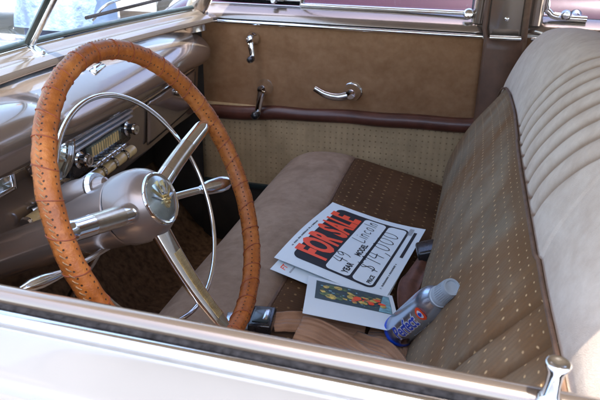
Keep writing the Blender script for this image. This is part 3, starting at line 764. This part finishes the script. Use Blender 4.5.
q = MB(); q.grid(lambda u, v: cush(USEAM+u*(1-USEAM), ys[int(round(v*110))]), 56, 110, M_['bolster'])
q.build('cushion_bolster', seat)
q = MB(); q.tube([cush(USEAM, y)+Vector((0, 0, .002)) for y in ys], .0032, M_['piping'], 8); q.build('piping', seat)
for yy in (YN, YF):
    q = MB(); q.grid(lambda u, v: cush(v, yy).lerp(Vector((-.22, yy, .40)), u), 4, 96, M_['bolster']); q.build('cushion_side', seat)

# backrest: (s along the height, y)
LEAN = math.tan(radians(21.5))
BP = [(-.050, .56), (-.058, .64), (-.048, .70), (-.020, .78), (.015, .86), (.048, .925), (.068, .962), (.078, .985), (.094, 1.03), (.118, 1.08), (.150, 1.118), (.190, 1.130), (.235, 1.118), (.262, 1.08), (.270, 1.00), (.262, .80), (.25, .55)]
bc = catmull([(a, 0, c) for a, c in BP], 320)
def topend(y):   # silhouette of the passenger-side shoulder: how much the height is squeezed
    t = max(0, (y-.72)/(1.375-.72)); far = 1-.13*t**2-.02*t
    t2 = max(0, (.30-y)/.25); return far*(1-.10*t2**2)
USP = 6.3/16
def back(u, y):
    p = bc[max(0, min(320, int(round(u*320))))]; k = topend(y); z0 = .66
    x, z = p.x, p.z
    if z > z0: 
        h = (z-z0); hh = .46*k; z = z0+h*min(1, (hh+.02)/.46) if u > USP else z0+h*min(1, (k+.30)/1.30+0)
    return x, z
# cleaner: two separate height laws blended
def back(u, y):
    p = bc[max(0, min(320, int(round(u*320))))]; k = topend(y); z0 = .68
    x, z = p.x, p.z
    if z > z0:
        top = z0+(1.130-z0)*k                      # top height here
        if z > .955: z = zs(y)+(z-.955)*(top-zs(y))/(1.130-.955)
        else: z = z0+(z-z0)*(zs(y)-z0)/(.955-z0)
        if k < 1: x = x-(p.z-z)*LEAN*.75
    e = max(endround(max(y, .3), .055), 1-math.sqrt(max(0, 1-min(1, max(0, (.087-y)/.045))**2))); x += e*.024*(1-2*smooth(.42, .72, u)); z -= e*.035*smooth(.85, 1.05, z)
    x += .004*smooth(.85, .95, p.z)+.045*(z-.74)*(1-smooth(.05, .75, y))+.022*(z-.74)*(1-smooth(.05, .25, y))
    return Vector((x, y, z))
def zs(y): return interp([(.05, .968), (.9, .958), (1.10, .945), (1.22, .930), (1.29, .912), (1.325, .890), (1.345, .850), (1.37, .80)], y)
# pleats: fan of grooves on the plush, and two on the cloth
def pleat_cloth(y, s):      # s = distance down from the seam
    d = 0
    for ya in (.232, .162):
        yl = ya+.27*s+.9*s*s*.4
        d += math.exp(-((y-yl)/.0028)**2)*.7+.4*math.exp(-((y-yl)/.012)**2)
    return min(1, d)
def pw(y, dz): dz = max(0, dz); return y+.1*dz+4.2*dz*dz
def pleat_plush(y, dz, t):
    w = pw(y, dz); ph = (w-.810)/.0565; f = ph-math.floor(ph+.5)
    g_ = .75*math.exp(-(f/.085)**2)+.45*math.exp(-(f/.24)**2)
    return g_*smooth(.36, .44, w)*smooth(.87, .83, w)*smooth(.002, .020, dz)*smooth(1.5, 1.1, t)
ysb = [.042+(YF+.01-.042)*(i/400) for i in range(401)]
q = MB()
def cl(u, v):
    y = ysb[int(round(v*400))]; p = back(u*USP, y); s = (zs(y)-p.z); g_ = pleat_cloth(y, s)
    bul = .010*smooth(.45, .8, y)*sin(pi*min(1, max(0, s/.26)))
    return p+Vector((-bul+.0085*g_, 0, 0))
q.grid(cl, 62, 400, M_['backcloth'], uvfn=lambda u, v: (ysb[min(400, int(round(v*400)))], u*.42))
bk = q.build('backrest_panel', seat, 80)
q = MB()
def pl(u, v):
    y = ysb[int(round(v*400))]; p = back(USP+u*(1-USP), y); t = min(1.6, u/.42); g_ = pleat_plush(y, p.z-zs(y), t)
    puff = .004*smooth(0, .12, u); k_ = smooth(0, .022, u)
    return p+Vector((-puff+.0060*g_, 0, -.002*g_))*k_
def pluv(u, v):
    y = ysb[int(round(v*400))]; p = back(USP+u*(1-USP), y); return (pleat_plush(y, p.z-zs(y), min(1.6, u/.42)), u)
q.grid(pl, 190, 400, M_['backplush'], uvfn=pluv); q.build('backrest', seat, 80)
q = MB(); q.tube([back(USP, y)+Vector((-.004, 0, .002)) for y in ysb[::3]], .0024, M_['piping'], 8); q.build('backrest_piping', seat)
q = MB()
q.grid(lambda u, v: back(v, YF+.01).lerp(Vector((.10, YF+.005, .66)), u), 5, 160, M_['backplush']); q.build('backrest_side', seat); q = MB()
q.grid(lambda u, v: back(v, .042).lerp(Vector((.10, .044, .66)), u), 5, 160, M_['backplush']); q.build('backrest_side', seat)

# --- seat belts
def ribbon(pts, nrms, wd, m, name, parent, n=90, th=.0012, fold=.0018):
    P = catmull(pts, n); Nn = catmull(nrms, n); q = MB(); L = [0]
    for i in range(1, n+1): L.append(L[-1]+(P[i]-P[i-1]).length)
    def fn(u, v):
        i = int(round(u*n)); d = (P[min(i+1, n)]-P[max(i-1, 0)]).normalized(); s_ = d.cross(Nn[i].normalized()).normalized()
        return P[i]+s_*wd*(v-.5)+Nn[i].normalized()*(fold*cos(2.6*pi*v+i*.035)*(.6+.4*sin(i*.07))+.0007*sin(i*.31+4*v))
    q.grid(fn, n, 16, m, uvfn=lambda u, v: (v*wd, L[min(n, int(round(u*n)))]))
    return q.build(name, parent, solid=th)
Z1 = (0, 0, 1)
belt = ribbon([(-.272, .494, .7005), (-.247, .509, .6975), (-.206, .532, .689), (-.165, .545, .679), (-.13, .550, .672)],
              [(.2, -.3, 1), (.2, -.5, 1), (.2, -.8, 1), (.2, -1.0, 1), (.2, -1.1, 1)], .036, M_['webbing'], 'seat_belt', car)
tag(belt, 'tan driver lap belt with black buckle lying on the cushion')
q = MB(); rz = Matrix.Rotation(radians(8), 3, 'Z')
q.box((-.287, .486, .706), (.038, .058, .020), M_['black'], rz, .004, 3); q.box((-.287, .486, .7165), (.026, .040, .003), M_['seal'], rz, .001); q.box((-.280, .487, .7185), (.007, .030, .002), M_['oldchrome'], rz, .0008); q.build('buckle', belt)
q = MB(); q.box((-.322, .476, .702), (.040, .036, .003), M_['tongue'], Matrix.Rotation(radians(14), 3, 'Z') @ Matrix.Rotation(radians(6), 3, 'Y'), .001)
q.box((-.338, .471, .704), (.012, .050, .003), M_['tongue'], Matrix.Rotation(radians(14), 3, 'Z'), .001); q.build('tongue', belt)
b2 = ribbon([(-.232, .503, .692), (-.200, .496, .694), (-.160, .480, .691), (-.120, .468, .686), (-.082, .450, .684), (-.055, .425, .676), (-.048, .36, .652), (-.05, .28, .650)],
            [(.2, -.5, 1), (.1, -1.1, 1), (.3, -.7, 1), (.2, -.1, 1), (.3, -.6, 1), (.5, -.4, 1), (.3, 0, 1), (.2, 0, 1)], .044, M_['webbing'], 'seat_belt', car, fold=.0028)
b5 = ribbon([(-.150, .530, .668), (-.120, .515, .674), (-.090, .500, .676), (-.062, .470, .668), (-.045, .42, .654)],
            [(.3, -.4, 1), (.3, -.4, 1), (-.2, -.6, 1), (-.3, -.2, 1), (-.2, 0, 1)], .040, M_['webbing'], 'seat_belt', car, fold=.0025)
b3 = ribbon([(-.125, .560, .666), (-.10, .555, .672), (-.065, .545, .674), (-.045, .51, .668), (-.040, .44, .662)],
            [(.4, -.3, 1), (.2, -.5, 1), (-.1, -.4, 1), (-.2, -.2, 1), (-.2, 0, 1)], .048, M_['webbing'], 'seat_belt', car, fold=.004)
M_['darkweb'] = simple('dark_brown_webbing', (.13, .05, .028), .6, 0, .3, 60, bmp=.5, bsc=500)
b4 = ribbon([(-.045, .865, .668), (-.056, .83, .672), (-.068, .79, .668), (-.078, .74, .664), (-.076, .69, .663), (-.066, .64, .660)],
            [(.3, 0, 1), (.0, -.2, 1), (-.2, -.3, 1), (.2, 0, 1), (.3, 0, 1), (.3, .2, 1)], .040, M_['darkweb'], 'seat_belt', car, fold=.004)
tag(b4, 'reddish brown passenger belt with black buckle by the backrest')
q = MB(); rz = Matrix.Rotation(radians(12), 3, 'Z') @ Matrix.Rotation(radians(-16), 3, 'Y')
q.box((-.056, .850, .685), (.046, .052, .024), M_['black'], rz, .006, 3); q.box((-.050, .890, .688), (.036, .014, .003), M_['tongue'], rz, .001); q.build('buckle', b4)

# ================================================================== THINGS ON THE SEAT
def seat_z(x, y): return .676
# paper frame: u along D->A (text direction), v from DA edge to CB edge
def sheet(name, D, A_, Bc, zoff, thick, builder, label, cat):
    D = Vector(D); A_ = Vector(A_); Bc = Vector(Bc)
    ux = (A_-D); W_ = ux.length; ux = ux/W_; vy = (Bc-A_); vy = vy-ux*vy.dot(ux); H_ = vy.length; vy = vy/H_; nz = ux.cross(vy)
    if nz.z < 0: nz = -nz
    q = MB(); T = Matrix((ux, -vy, nz)).transposed().to_4x4(); T.translation = D
    if nz.dot(ux.cross(-vy)) < 0: T = Matrix((ux, -vy, ux.cross(-vy))).transposed().to_4x4(); T.translation = D
    def curl(p):   # local (x, y<=0, z) -> world with a gentle curl
        cx, cy = p.x/W_, -p.y/H_
        return T @ Vector((p.x, p.y, p.z+zoff(cx, cy)))
    q.grid(lambda a, b_: curl(Vector((a*W_, -b_*H_, 0))), 30, 30, M_['paper'])
    q.grid(lambda a, b_: curl(Vector((a*W_, -b_*H_, -thick))), 30, 30, M_['paper'])
    def patch(poly, m, z):   # subdivided flat polygon following the curl
        bm = bmesh.new(); vs = [bm.verts.new((x, y, 0)) for x, y in poly]; bm.faces.new(vs)
        bmesh.ops.triangulate(bm, faces=bm.faces[:])
        for _ in range(6):
            le = [e for e in bm.edges if e.calc_length() > .018]
            if not le: break
            bmesh.ops.subdivide_edges(bm, edges=le, cuts=1); bmesh.ops.triangulate(bm, faces=[f for f in bm.faces if len(f.verts) > 3])
        me = bpy.data.meshes.new('t'); bm.to_mesh(me); bm.free(); q.mesh(me, Matrix.Translation((0, 0, z)), m, curl)
    def txt(body, size, cx, cy, m, z, **k):
        me = text_mesh(body, size, **k)
        if size > .03:
            bm = bmesh.new(); bm.from_mesh(me); bmesh.ops.triangulate(bm, faces=bm.faces[:])
            for _ in range(4):
                le = [e for e in bm.edges if e.calc_length() > .016]
                if not le: break
                bmesh.ops.subdivide_edges(bm, edges=le, cuts=1); bmesh.ops.triangulate(bm, faces=[f for f in bm.faces if len(f.verts) > 3])
            bm.to_mesh(me); bm.free()
        q.mesh(me, Matrix.Translation((cx, cy, z)) @ Matrix.Scale(k_sx[0], 4, (1, 0, 0)), m, curl)
    k_sx = [1.0]
    def stroke(pts, m, z, r=.0009):
        P = catmull([(x, y, 0) for x, y in pts], len(pts)*6)
        for i in range(len(P)-1):
            d_ = (P[i+1]-P[i]); 
            if d_.length < 1e-6: continue
            nn = Vector((-d_.y, d_.x, 0)).normalized()*r; e = d_.normalized()*r*.5
            q.face([q.bm.verts.new(curl(w_+Vector((0, 0, z)))) for w_ in (P[i]-nn-e, P[i+1]-nn+e, P[i+1]+nn+e, P[i]+nn-e)], m, smooth=False)
    builder(W_, H_, patch, txt, stroke, k_sx)
    o = q.build(name, recalc=False); 
    tag(o, label, cat); return o

HAND = {'1': [[(0, .8), (.25, 1), (.25, 0)]], '4': [[(.1, 1), (0, .45), (.6, .45)], [(.45, .95), (.45, 0)]], '0': [[(.3, 1), (.03, .7), (.05, .2), (.3, 0), (.55, .25), (.55, .75), (.3, 1)]],
        ',': [[(.15, .1), (.12, -.1), (0, -.25)]], '9': [[(.5, .8), (.25, 1), (.03, .75), (.25, .5), (.5, .75), (.5, .3), (.35, 0)]], 'L': [[(.05, 1), (.05, 0), (.55, .03)]],
        'i': [[(.1, .6), (.1, 0)], [(.1, .82), (.12, .86)]], 'n': [[(.05, .6), (.05, 0)], [(.05, .4), (.25, .6), (.42, .45), (.42, 0)]], 'c': [[(.45, .5), (.25, .6), (.03, .35), (.2, .02), (.45, .1)]],
        'o': [[(.25, .6), (.03, .4), (.08, .08), (.28, 0), (.45, .2), (.42, .5), (.25, .6)]], 'l': [[(.1, 1), (.1, 0)]],
        '$': [[(.5, .8), (.2, .9), (.05, .7), (.45, .35), (.35, .1), (.0, .15)], [(.28, 1.05), (.24, -.1)]]}
def handwrite(stroke, s_, x, y, h, z, r=.0009, sp=.72, seed=1):
    rnd = random.Random(seed)
    for ch in s_:
        if ch == ' ': x += h*.5; continue
        adv = h*sp*(.5 if ch in 'il,' else .7 if ch == '1' else 1)
        for st in HAND[ch]:
            stroke([(x+px*h*.9+py*h*.12+rnd.uniform(-.02, .02)*h, y+py*h+rnd.uniform(-.02, .02)*h) for px, py in st], M_['ink'], z, r)
        x += adv*1.05
def small_print(patch, x0, x1, y, h, m, z, seed):
    rnd = random.Random(seed); x = x0
    while x < x1:
        if rnd.random() < .17: x += h*.9; continue
        w = h*rnd.uniform(.3, .6); hh = h*rnd.uniform(.7, 1)
        patch([(x, y), (x+w, y), (x+w, y+hh), (x, y+hh)], m, z); x += w+h*.28
def sale(W_, H_, patch, txt, stroke, k):
    z = .0004
    patch(rrect(W_*.51, -H_*.49, W_*.86, H_*.76, .016), M_['ink'], z)
    me = None
    k[0] = .57; txt('FOR SALE', .088, W_*.51, -H_*.254, M_['red'], 2*z, offset=.0036, spacing=1.06); k[0] = 1
    patch(rrect(W_*.51, -H_*.525, W_*.82, H_*.225, .010), M_['paper'], 2*z)
    patch(rrect(W_*.51, -H_*.755, W_*.82, H_*.185, .010), M_['paper'], 2*z)
    txt('YEAR', .017, W_*.19, -H_*.585, M_['ink'], 3*z, offset=.0006); txt('MODEL', .017, W_*.46, -H_*.585, M_['ink'], 3*z, offset=.0006)
    txt('PRICE', .012, W_*.17, -H_*.81, M_['ink'], 3*z, offset=.0004)
    handwrite(stroke, '49', W_*.22, -H_*.545, .028, 3*z, .0010, seed=3)
    handwrite(stroke, 'Lincoln', W_*.56, -H_*.555, .027, 3*z, .0010, .66, seed=5)
    handwrite(stroke, '$14,000', W_*.26, -H_*.80, .036, 3*z, .0011, .80, seed=8)
    # small print and bar code
    small_print(patch, W_*.18, W_*.62, -H_*.058, .0038, M_['ink'], z, 3)
    small_print(patch, W_*.12, W_*.48, -H_*.93, .0040, M_['ink'], z, 4)
    patch([(W_*.55, -H_*.945), (W_*.92, -H_*.945), (W_*.92, -H_*.915), (W_*.55, -H_*.915)], M_['ink'], z)
    for i in range(14): 
        x = W_*.865+i*.0022; patch([(x, -H_*.905), (x+.0012, -H_*.905), (x+.0012, -H_*.86), (x, -H_*.86)], M_['greyink'], z*3.3)
# corners on the seat
SD, SA, SB = (-.322, .795, .690), (-.291, 1.004, .6985), (-.050, .878, .6985)
def paperpt(x, y, z): return (x, y, z)
sheet('paper_sheet', (-.328, .6503, .7045), (-.2960, .955, .6980), (-.085, .93, .6560), lambda a, b_: .003*sin(pi*a)*b_, .0004,
      lambda W_, H_, patch, txt, stroke, k: (txt('FT', .016, W_*.07, -H_*.09, M_['red'], .0004, offset=.0003, shear=.3), small_print(patch, W_*.13, W_*.24, -H_*.10, .007, M_['red'], .0004, 9), small_print(patch, W_*.04, W_*.4, -H_*.17, .004, M_['greyink'], .0004, 10)),
      'plain white printed sheet peeking out beneath the FOR SALE sign', 'paper')
sheet('for_sale_sign', (-.3303, .6813, .7111), (-.2889, .9958, .7028), (-.0746, .9648, .6599), lambda a, b_: .005*sin(pi*a*1.1)+.008*(b_-.4)**2+.003*sin(5*a+3*b_)+.010*max(0, a+b_-1.45)**2*4, .0005, sale,
      'white FOR SALE sign with red letters on black and handwritten price', 'sign')
def flower_mat():
    m, t, b = nt('printed_picture')
    tc = t.nodes.new('ShaderNodeTexCoord'); mp = t.nodes.new('ShaderNodeMapping'); lnk(t, tc.outputs['UV'], mp.inputs[0]); 
    v = t.nodes.new('ShaderNodeTexVoronoi'); v.inputs['Scale'].default_value = 5; lnk(t, mp.outputs[0], v.inputs['Vector'])
    n = t.nodes.new('ShaderNodeTexNoise'); n.inputs['Scale'].default_value = 9; n.inputs['Detail'].default_value = 5; lnk(t, mp.outputs[0], n.inputs['Vector'])
    c = ramp(t, n.outputs[0], [(.35, (.015, .03, .04)), (.55, (.04, .08, .09)), (.75, (.10, .20, .22))]); lnk(t, c, b.inputs['Base Color']); setp(b, Roughness=.4); return m
M_['picture'] = flower_mat()
M_['yellow'] = simple('yellow_print', (.62, .45, .10), .45, 0, .5, 120); M_['orange'] = simple('orange_print', (.60, .16, .06), .45, 0, .45, 140)
M_['green'] = simple('green_print', (.10, .16, .06), .45, 0, .5, 140); M_['cyanp'] = simple('cyan_print', (.20, .42, .48), .45, 0, .4, 90)
def flyer(W_, H_, patch, txt, stroke, k):
    z = .0004; rnd = random.Random(4)
    patch([(W_*.10, -H_*.62), (W_*.95, -H_*.62), (W_*.95, -H_*.10), (W_*.10, -H_*.10)], M_['picture'], z)
    def blob(cx, cy, r, m, zz, n=12, j=.3):
        patch([(cx+r*(1+rnd.uniform(-j, j))*cos(2*pi*i/n), cy+r*(1+rnd.uniform(-j, j))*sin(2*pi*i/n)) for i in range(n)], m, zz)
    patch([(W_*.80, -H_*.61), (W_*.945, -H_*.61), (W_*.945, -H_*.12), (W_*.88, -H_*.12)], M_['cyanp'], z*1.5)
    for i in range(13):
        a = 2*pi*i/13; blob(W_*.34+.026*cos(a), -H_*.36+.026*sin(a), .007+.003*sin(5*i), M_['yellow'] if i % 2 else M_['green'], z*2, 8)
    for i in range(60): blob(W_*rnd.uniform(.16, .80), -H_*rnd.uniform(.16, .56), rnd.uniform(.0015, .004), rnd.choice([M_['green'], M_['green'], M_['cyanp'], M_['picture']]), z*1.6, 6, .4)
    for i in range(34):
        blob(W_*.66+rnd.gauss(0, .017), -H_*.40+rnd.gauss(0, .011), rnd.uniform(.003, .008), rnd.choice([M_['yellow'], M_['yellow'], M_['orange'], M_['green'], M_['red']]), z*(2+.05*i), 7, .4)
sheet('photo_flyer', (-.2566, .6600, .6975), (-.1040, .686, .6670), (-.1030, .520, .7000), lambda a, b_: .003*sin(pi*b_)+.006*a*b_, .0004, flyer,
      'white flyer with a dark colour picture lying under the sign and against the bottle', 'flyer')

# --- bottle leaning on belts and backrest
def bottle():
    Bs = Vector((-.0725, .543, .693)); Tp = Vector((.000, .436, .850)); d = (Tp-Bs).normalized(); L = (Tp-Bs).length
    root = empty('spray_bottle', Bs, 'silver bottle with blue Perfect lettering leaning on the seat', 'bottle')
    x, y, _ = frame(d); r = .0262
    q = MB(); q.lathe([(0, r*.5), (.0005, r*.93), (.004, r), (L*.30, r), (L*.58, r), (L*.65, r*.985), (L*.705, r*.92), (L*.75, r*.78), (L*.775, r*.66), (L*.80, r*.58)], Bs, d, M_['alu'], 64)
    q.lathe([(-.0015, r*.9), (.0, r*1.02), (.007, r*1.025), (.009, r*1.0)], Bs, d, M_['blue'], 64)
    q.build('can_body', root)
    q = MB(); q.lathe([(L*.775, r*.56), (L*.785, r*.62), (L*.81, r*.62), (L*.815, r*.57), (L*.835, r*.57), (L*.84, r*.545), (L*.98, r*.50), (L*1.0, r*.46), (L*1.0, r*.36), (L*.99, r*.33), (L*.985, 0)], Bs, d, M_['knobplastic'], 48)
    for k in range(30):
        a = 2*pi*k/30; q.tube([Bs+d*(L*.865)+(x*cos(a)+y*sin(a))*r*.548, Bs+d*(L*.97)+(x*cos(a)+y*sin(a))*r*.508], .0004, M_['knobplastic'], 5)
    q.build('cap', root)
    # label, wrapped round the cylinder, facing the camera
    mid = Bs+d*L*.4; tc = (CAM_LOC-mid); tc = (tc-d*tc.dot(d)).normalized(); sd_ = tc.cross(d).normalized()*-1*-1  # sd: direction of glyph up
    a_off = radians(2)
    def wrap(p, rr=r*1.006):   # p.x along d, p.y around
        a = p.y/r+a_off; return Bs+d*p.x+(tc*cos(a)+sd_*sin(a))*(rr+p.z)
    q = MB()
    def lab(body, size, cx, cy, m, z, **k):
        me = text_mesh(body, size, **k); bm = bmesh.new(); bm.from_mesh(me); bmesh.ops.subdivide_edges(bm, edges=[e for e in bm.edges if e.calc_length() > size*.25], cuts=2); bm.to_mesh(me); bm.free()
        q.mesh(me, Matrix.Translation((cx, cy, z)), m, wrap)
    lab('Perfect', .0300, L*.340, -.003, M_['white'], .0001, offset=.0019, shear=.15, spacing=.95)
    lab('Perfect', .0300, L*.340, -.003, M_['blue'], .0003, offset=.0005, shear=.15, spacing=.95)
    def disc(cx, cy, rx, ry, m, z, n=28, poly=None):
        P = poly or [(cx+rx*cos(2*pi*i/n), cy+ry*sin(2*pi*i/n)) for i in range(n)]
        c = q.bm.verts.new(wrap(Vector((cx, cy, z)))); R1 = [q.bm.verts.new(wrap(Vector((a, b_, z)))) for a, b_ in P]
        Rm = [q.bm.verts.new(wrap(Vector(((a+cx)/2, (b_+cy)/2, z)))) for a, b_ in P]
        n = len(P)
        for i in range(n):
            j = (i+1) % n; q.face([Rm[i], R1[i], R1[j], Rm[j]], m); q.face([c, Rm[i], Rm[j]], m)
    disc(L*.655, -.002, .0105, .0110, M_['red'], .0001); disc(L*.655, -.002, .0060, .0065, M_['white'], .0003)
    disc(L*.655, -.002, 0, 0, M_['blue'], .0005, poly=[(L*.655+.0055*t_, -.002+w__) for t_, w__ in ((1.0, 0), (.2, .0030), (-.5, .0034), (-.85, .0015), (-.85, -.0015), (-.5, -.0034), (.2, -.0030))])
    for i in range(6): # red panel low on the can
        pass
    ring = [(L*.06, -.012), (L*.30, -.018), (L*.30, -.0225), (L*.06, -.0225)]
    disc(L*.14, -.0205, 0, 0, M_['maroon_paint'], .0001, poly=[(L*.14+L*.07*cos(2*pi*i/20), -.0205+.0052*sin(2*pi*i/20)) for i in range(20)])
    for i in range(9): disc(L*.30+.0052*i, -.0235, 0, 0, M_['white'], .0002, poly=[(L*.30+.0052*i, -.0242), (L*.30+.0052*i+.0036, -.0242), (L*.30+.0052*i+.0036, -.0228), (L*.30+.0052*i, -.0228)])
    o = q.build('label', root, recalc=False)
bottle()

# ================================================================== OUTSIDE
def sedan(name, loc, rz, m, label, style=0):
    root = empty(name, loc, label, 'car', 'other cars parked around')
    T = Matrix.Translation(loc) @ Matrix.Rotation(rz, 4, 'Z')
    W = lambda x, y, z: T @ Vector((x, y, z*1.15 if z > .5 else z+.075*(z > .4)))
    topp = [(-2.35, .62), (-2.3, .78), (-1.9, .93), (-1.0, 1.00), (.0, 1.02), (1.2, 1.02), (2.0, .92), (2.35, .75), (2.4, .6)]
    tt = catmull([(a, 0, c) for a, c in topp], 60)
    q = MB()
    def f(u, v):
        p = tt[int(round(u*60))]; a = pi*v; hw = .88*(1-.16*abs(p.x/2.4)**4); zz = .30+(p.z-.30)*abs(sin(a))**.35
        return W(p.x, hw*math.copysign(abs(cos(a))**.45, cos(a)), zz)
    q.grid(f, 60, 36, m); b = q.build('body', root, solid=.01)
    q = MB(); rp_ = catmull([(-.95, 0, 1.0), (-.55, 0, 1.32), (-.1, 0, 1.46), (.6, 0, 1.46), (1.1, 0, 1.30), (1.5, 0, 1.02)], 30)
    def cab(u, v):
        p = rp_[int(round(u*30))]; a = pi*v; return W(p.x, (.78-.14*smooth(1.0, 1.46, p.z))*math.copysign(abs(cos(a))**.35, cos(a)), .98+(p.z-.98)*abs(sin(a))**.3)
    q.grid(cab, 30, 24, lambda u, v: m if (v > .25 and v < .75 and .25 < u < .8) else M_['seal']); q.build('cabin', root)
    for sy in (-1, 1):
        for x0_ in (-.9, .15, 1.15): q = MB(); q.tube([W(x0_, sy*.885, .36), W(x0_, sy*.888, .7), W(x0_, sy*.86, .93)], .004, M_['seal'], 6); q.build('door_seam', root)
        for x0_ in (-.56, .62):
            q = MB(); q.tube(catmull([W(x0_, sy*.88, .880), W(x0_-.02, sy*.915, .884), W(x0_-.10, sy*.915, .888), W(x0_-.165, sy*.90, .890)], 12), [.013, .013]+[.010]*9+[.007, .006], M_['chrome'], 12, flat=.7)
            q.lathe([(0, .022), (.01, .02), (.02, .012)], W(x0_, sy*.868, .880), T.to_3x3() @ Vector((0, sy, 0)), M_['chrome'], 18); q.build('door_handle', root)
        q = MB(); q.tube([W(-1.9, sy*.865, .76), W(0, sy*.895, .80), W(1.9, sy*.865, .76)], .010, M_['chrome'], 8); q.build('side_trim', root)
        for x0_ in (-1.45, 1.45):
            q = MB(); dvec = T.to_3x3() @ Vector((0, sy, 0)); q.lathe([(-.1, .2), (-.09, .32), (-.06, .335), (.06, .335), (.08, .31), (.085, .2)], W(x0_, sy*.80, .335), dvec, M_['tyre'], 36); w_ = q.build('wheel', root)
            q = MB(); q.lathe([(.08, .2), (.1, .18), (.10, .1), (.12, .04), (.12, 0)], W(x0_, sy*.80, .335), dvec, M_['chrome'], 28); q.build('hub_cap', w_)
    for sy in (-.6, .6):
        q = MB(); q.lathe([(0, .09), (.02, .095), (.04, .07), (.05, 0)], W(-2.30, sy, .66), T.to_3x3() @ Vector((-1, 0, .05)), M_['chrome'], 24); q.build('headlight', root)
    q = MB(); q.tube(catmull([W(-2.2, -.85, .45), W(-2.42, -.6, .45), W(-2.44, 0, .45), W(-2.42, .6, .45), W(-2.2, .85, .45)], 24), .045, M_['chrome'], 12); q.build('bumper', root)
    return root
sedan('parked_car', Vector((.85, 2.95, 0)), 0, M_['maroon_paint'], 'maroon parked car seen through the passenger side windows')
sedan('parked_car', Vector((-4.6, 6.9, 0)), radians(4), M_['pale_car'], 'silver blue parked car beyond the windshield')

def person(loc, rz):
    T = Matrix.Translation(loc) @ Matrix.Rotation(rz, 4, 'Z')
    def skin(name, joints, edges, root, m, parent=None, sub=2):
        me = bpy.data.meshes.new(name); me.from_pydata([T @ Vector(j[:3]) for j in joints], edges, []); o = bpy.data.objects.new(name, me); COL.objects.link(o)
        k = o.modifiers.new('k', 'SKIN'); k.use_smooth_shade = True
        for i, j in enumerate(joints): me.skin_vertices[0].data[i].radius = (j[3], j[4] if len(j) > 4 else j[3])
        me.skin_vertices[0].data[root].use_root = True
        s_ = o.modifiers.new('s', 'SUBSURF'); s_.levels = sub; s_.render_levels = sub; me.materials.append(m)
        if parent: adopt(o, parent)
        return o
    J = [(0, 0, .95, .13, .11), (0, .0, 1.12, .12, .10), (.02, 0, 1.30, .15, .11), (.03, 0, 1.42, .11, .09), (.04, 0, 1.50, .055), (.06, 0, 1.56, .055), (.07, 0, 1.64, .078, .095), (.07, 0, 1.71, .075, .09), (.07, 0, 1.755, .05),
         (0, .10, .90, .085), (0, .11, .50, .058), (-.02, .11, .09, .04), (.08, .12, .04, .035), (.14, .12, .035, .025),
         (0, -.10, .90, .085), (.03, -.11, .50, .058), (.02, -.11, .09, .04), (.12, -.12, .04, .035), (.18, -.12, .035, .025),
         (.03, .19, 1.41, .055), (.05, .26, 1.15, .042), (.22, .22, 1.02, .032), (.30, .20, .99, .026), (.37, .19, .98, .018),
         (.03, -.19, 1.41, .055), (.05, -.26, 1.15, .042), (.20, -.22, 1.00, .032), (.28, -.20, .97, .026), (.35, -.19, .96, .018)]
    Ed = [(0, 1), (1, 2), (2, 3), (3, 4), (4, 5), (5, 6), (6, 7), (7, 8), (0, 9), (9, 10), (10, 11), (11, 12), (12, 13), (0, 14), (14, 15), (15, 16), (16, 17), (17, 18), (3, 19), (19, 20), (20, 21), (21, 22), (22, 23), (3, 24), (24, 25), (25, 26), (26, 27), (27, 28)]
    body = skin('person', J, Ed, 0, M_['skin'])
    tag(body, 'person in pale blue shirt and jeans standing beyond the windshield', 'person')
    # loose shirt: hem below hips
    q = MB()
    SH = [(.80, .235, .175), (.90, .225, .165), (1.02, .205, .15), (1.15, .20, .15), (1.28, .215, .16), (1.38, .205, .14), (1.44, .15, .11), (1.49, .085, .08)]
    sc_ = catmull([(a, b_, c) for a, b_, c in SH], 40)
    def sh(u, v):
        p = sc_[int(round(u*40))]; a = 2*pi*v; w_ = 1+.06*sin(5*a+9*u)+.04*sin(9*a-7*u+2)
        return T @ Vector((.015+p.z*sin(a)*w_, p.y*cos(a)*w_, p.x-.02*abs(cos(a))*u))
    q.grid(sh, 40, 64, M_['shirt'], closev=True)
    for s_ in (1, -1):
        q.tube([T @ Vector(p) for p in catmull([(.03, s_*.14, 1.40), (.035, s_*.215, 1.36), (.045, s_*.25, 1.20), (.06, s_*.265, 1.12), (.13, s_*.25, 1.08)], 16)], [.08]*4+[.072]*6+[.066]*7, M_['shirt'], 18)
    q.build('shirt', body)
    q = MB()
    for s_ in (1, -1):
        q.tube([T @ Vector(p) for p in catmull([(0, s_*.085, .96), (.005, s_*.105, .75), (.015, s_*.112, .50), (0, s_*.115, .28), (-.01, s_*.115, .10)], 20)], [.125-.045*i/20 for i in range(21)], M_['jeans'], 20)
    q.build('jeans', body)
    q = MB()
    def hr(u, v):
        a = 2*pi*v; b_ = pi*.5*u; return T @ Vector((.055+.098*cos(b_)*cos(a)-.01, .086*cos(b_)*sin(a), 1.675+.105*sin(b_)-.05*(cos(a) < .2)*(1-u)))
    q.grid(hr, 10, 28, M_['hair'], closev=True); q.build('hair', body)
    for s_ in (1, -1):
        q = MB(); q.box(T @ Vector((.075 if s_ > 0 else .10, s_*.117, .045)), (.28, .095, .085), M_['shoe'], Matrix.Rotation(rz, 3, 'Z'), .03, 3); q.build('shoe', body)
    for s_ in (1, -1):
        q = MB(); q.lathe([(0, .008), (.006, .006), (.008, 0)], T @ Vector((.150, s_*.030, 1.655)), T.to_3x3() @ Vector((1, 0, 0)), M_['ink'], 12); q.build('eye', body)
person(Vector((-1.98, 2.50, 0)), radians(-75))
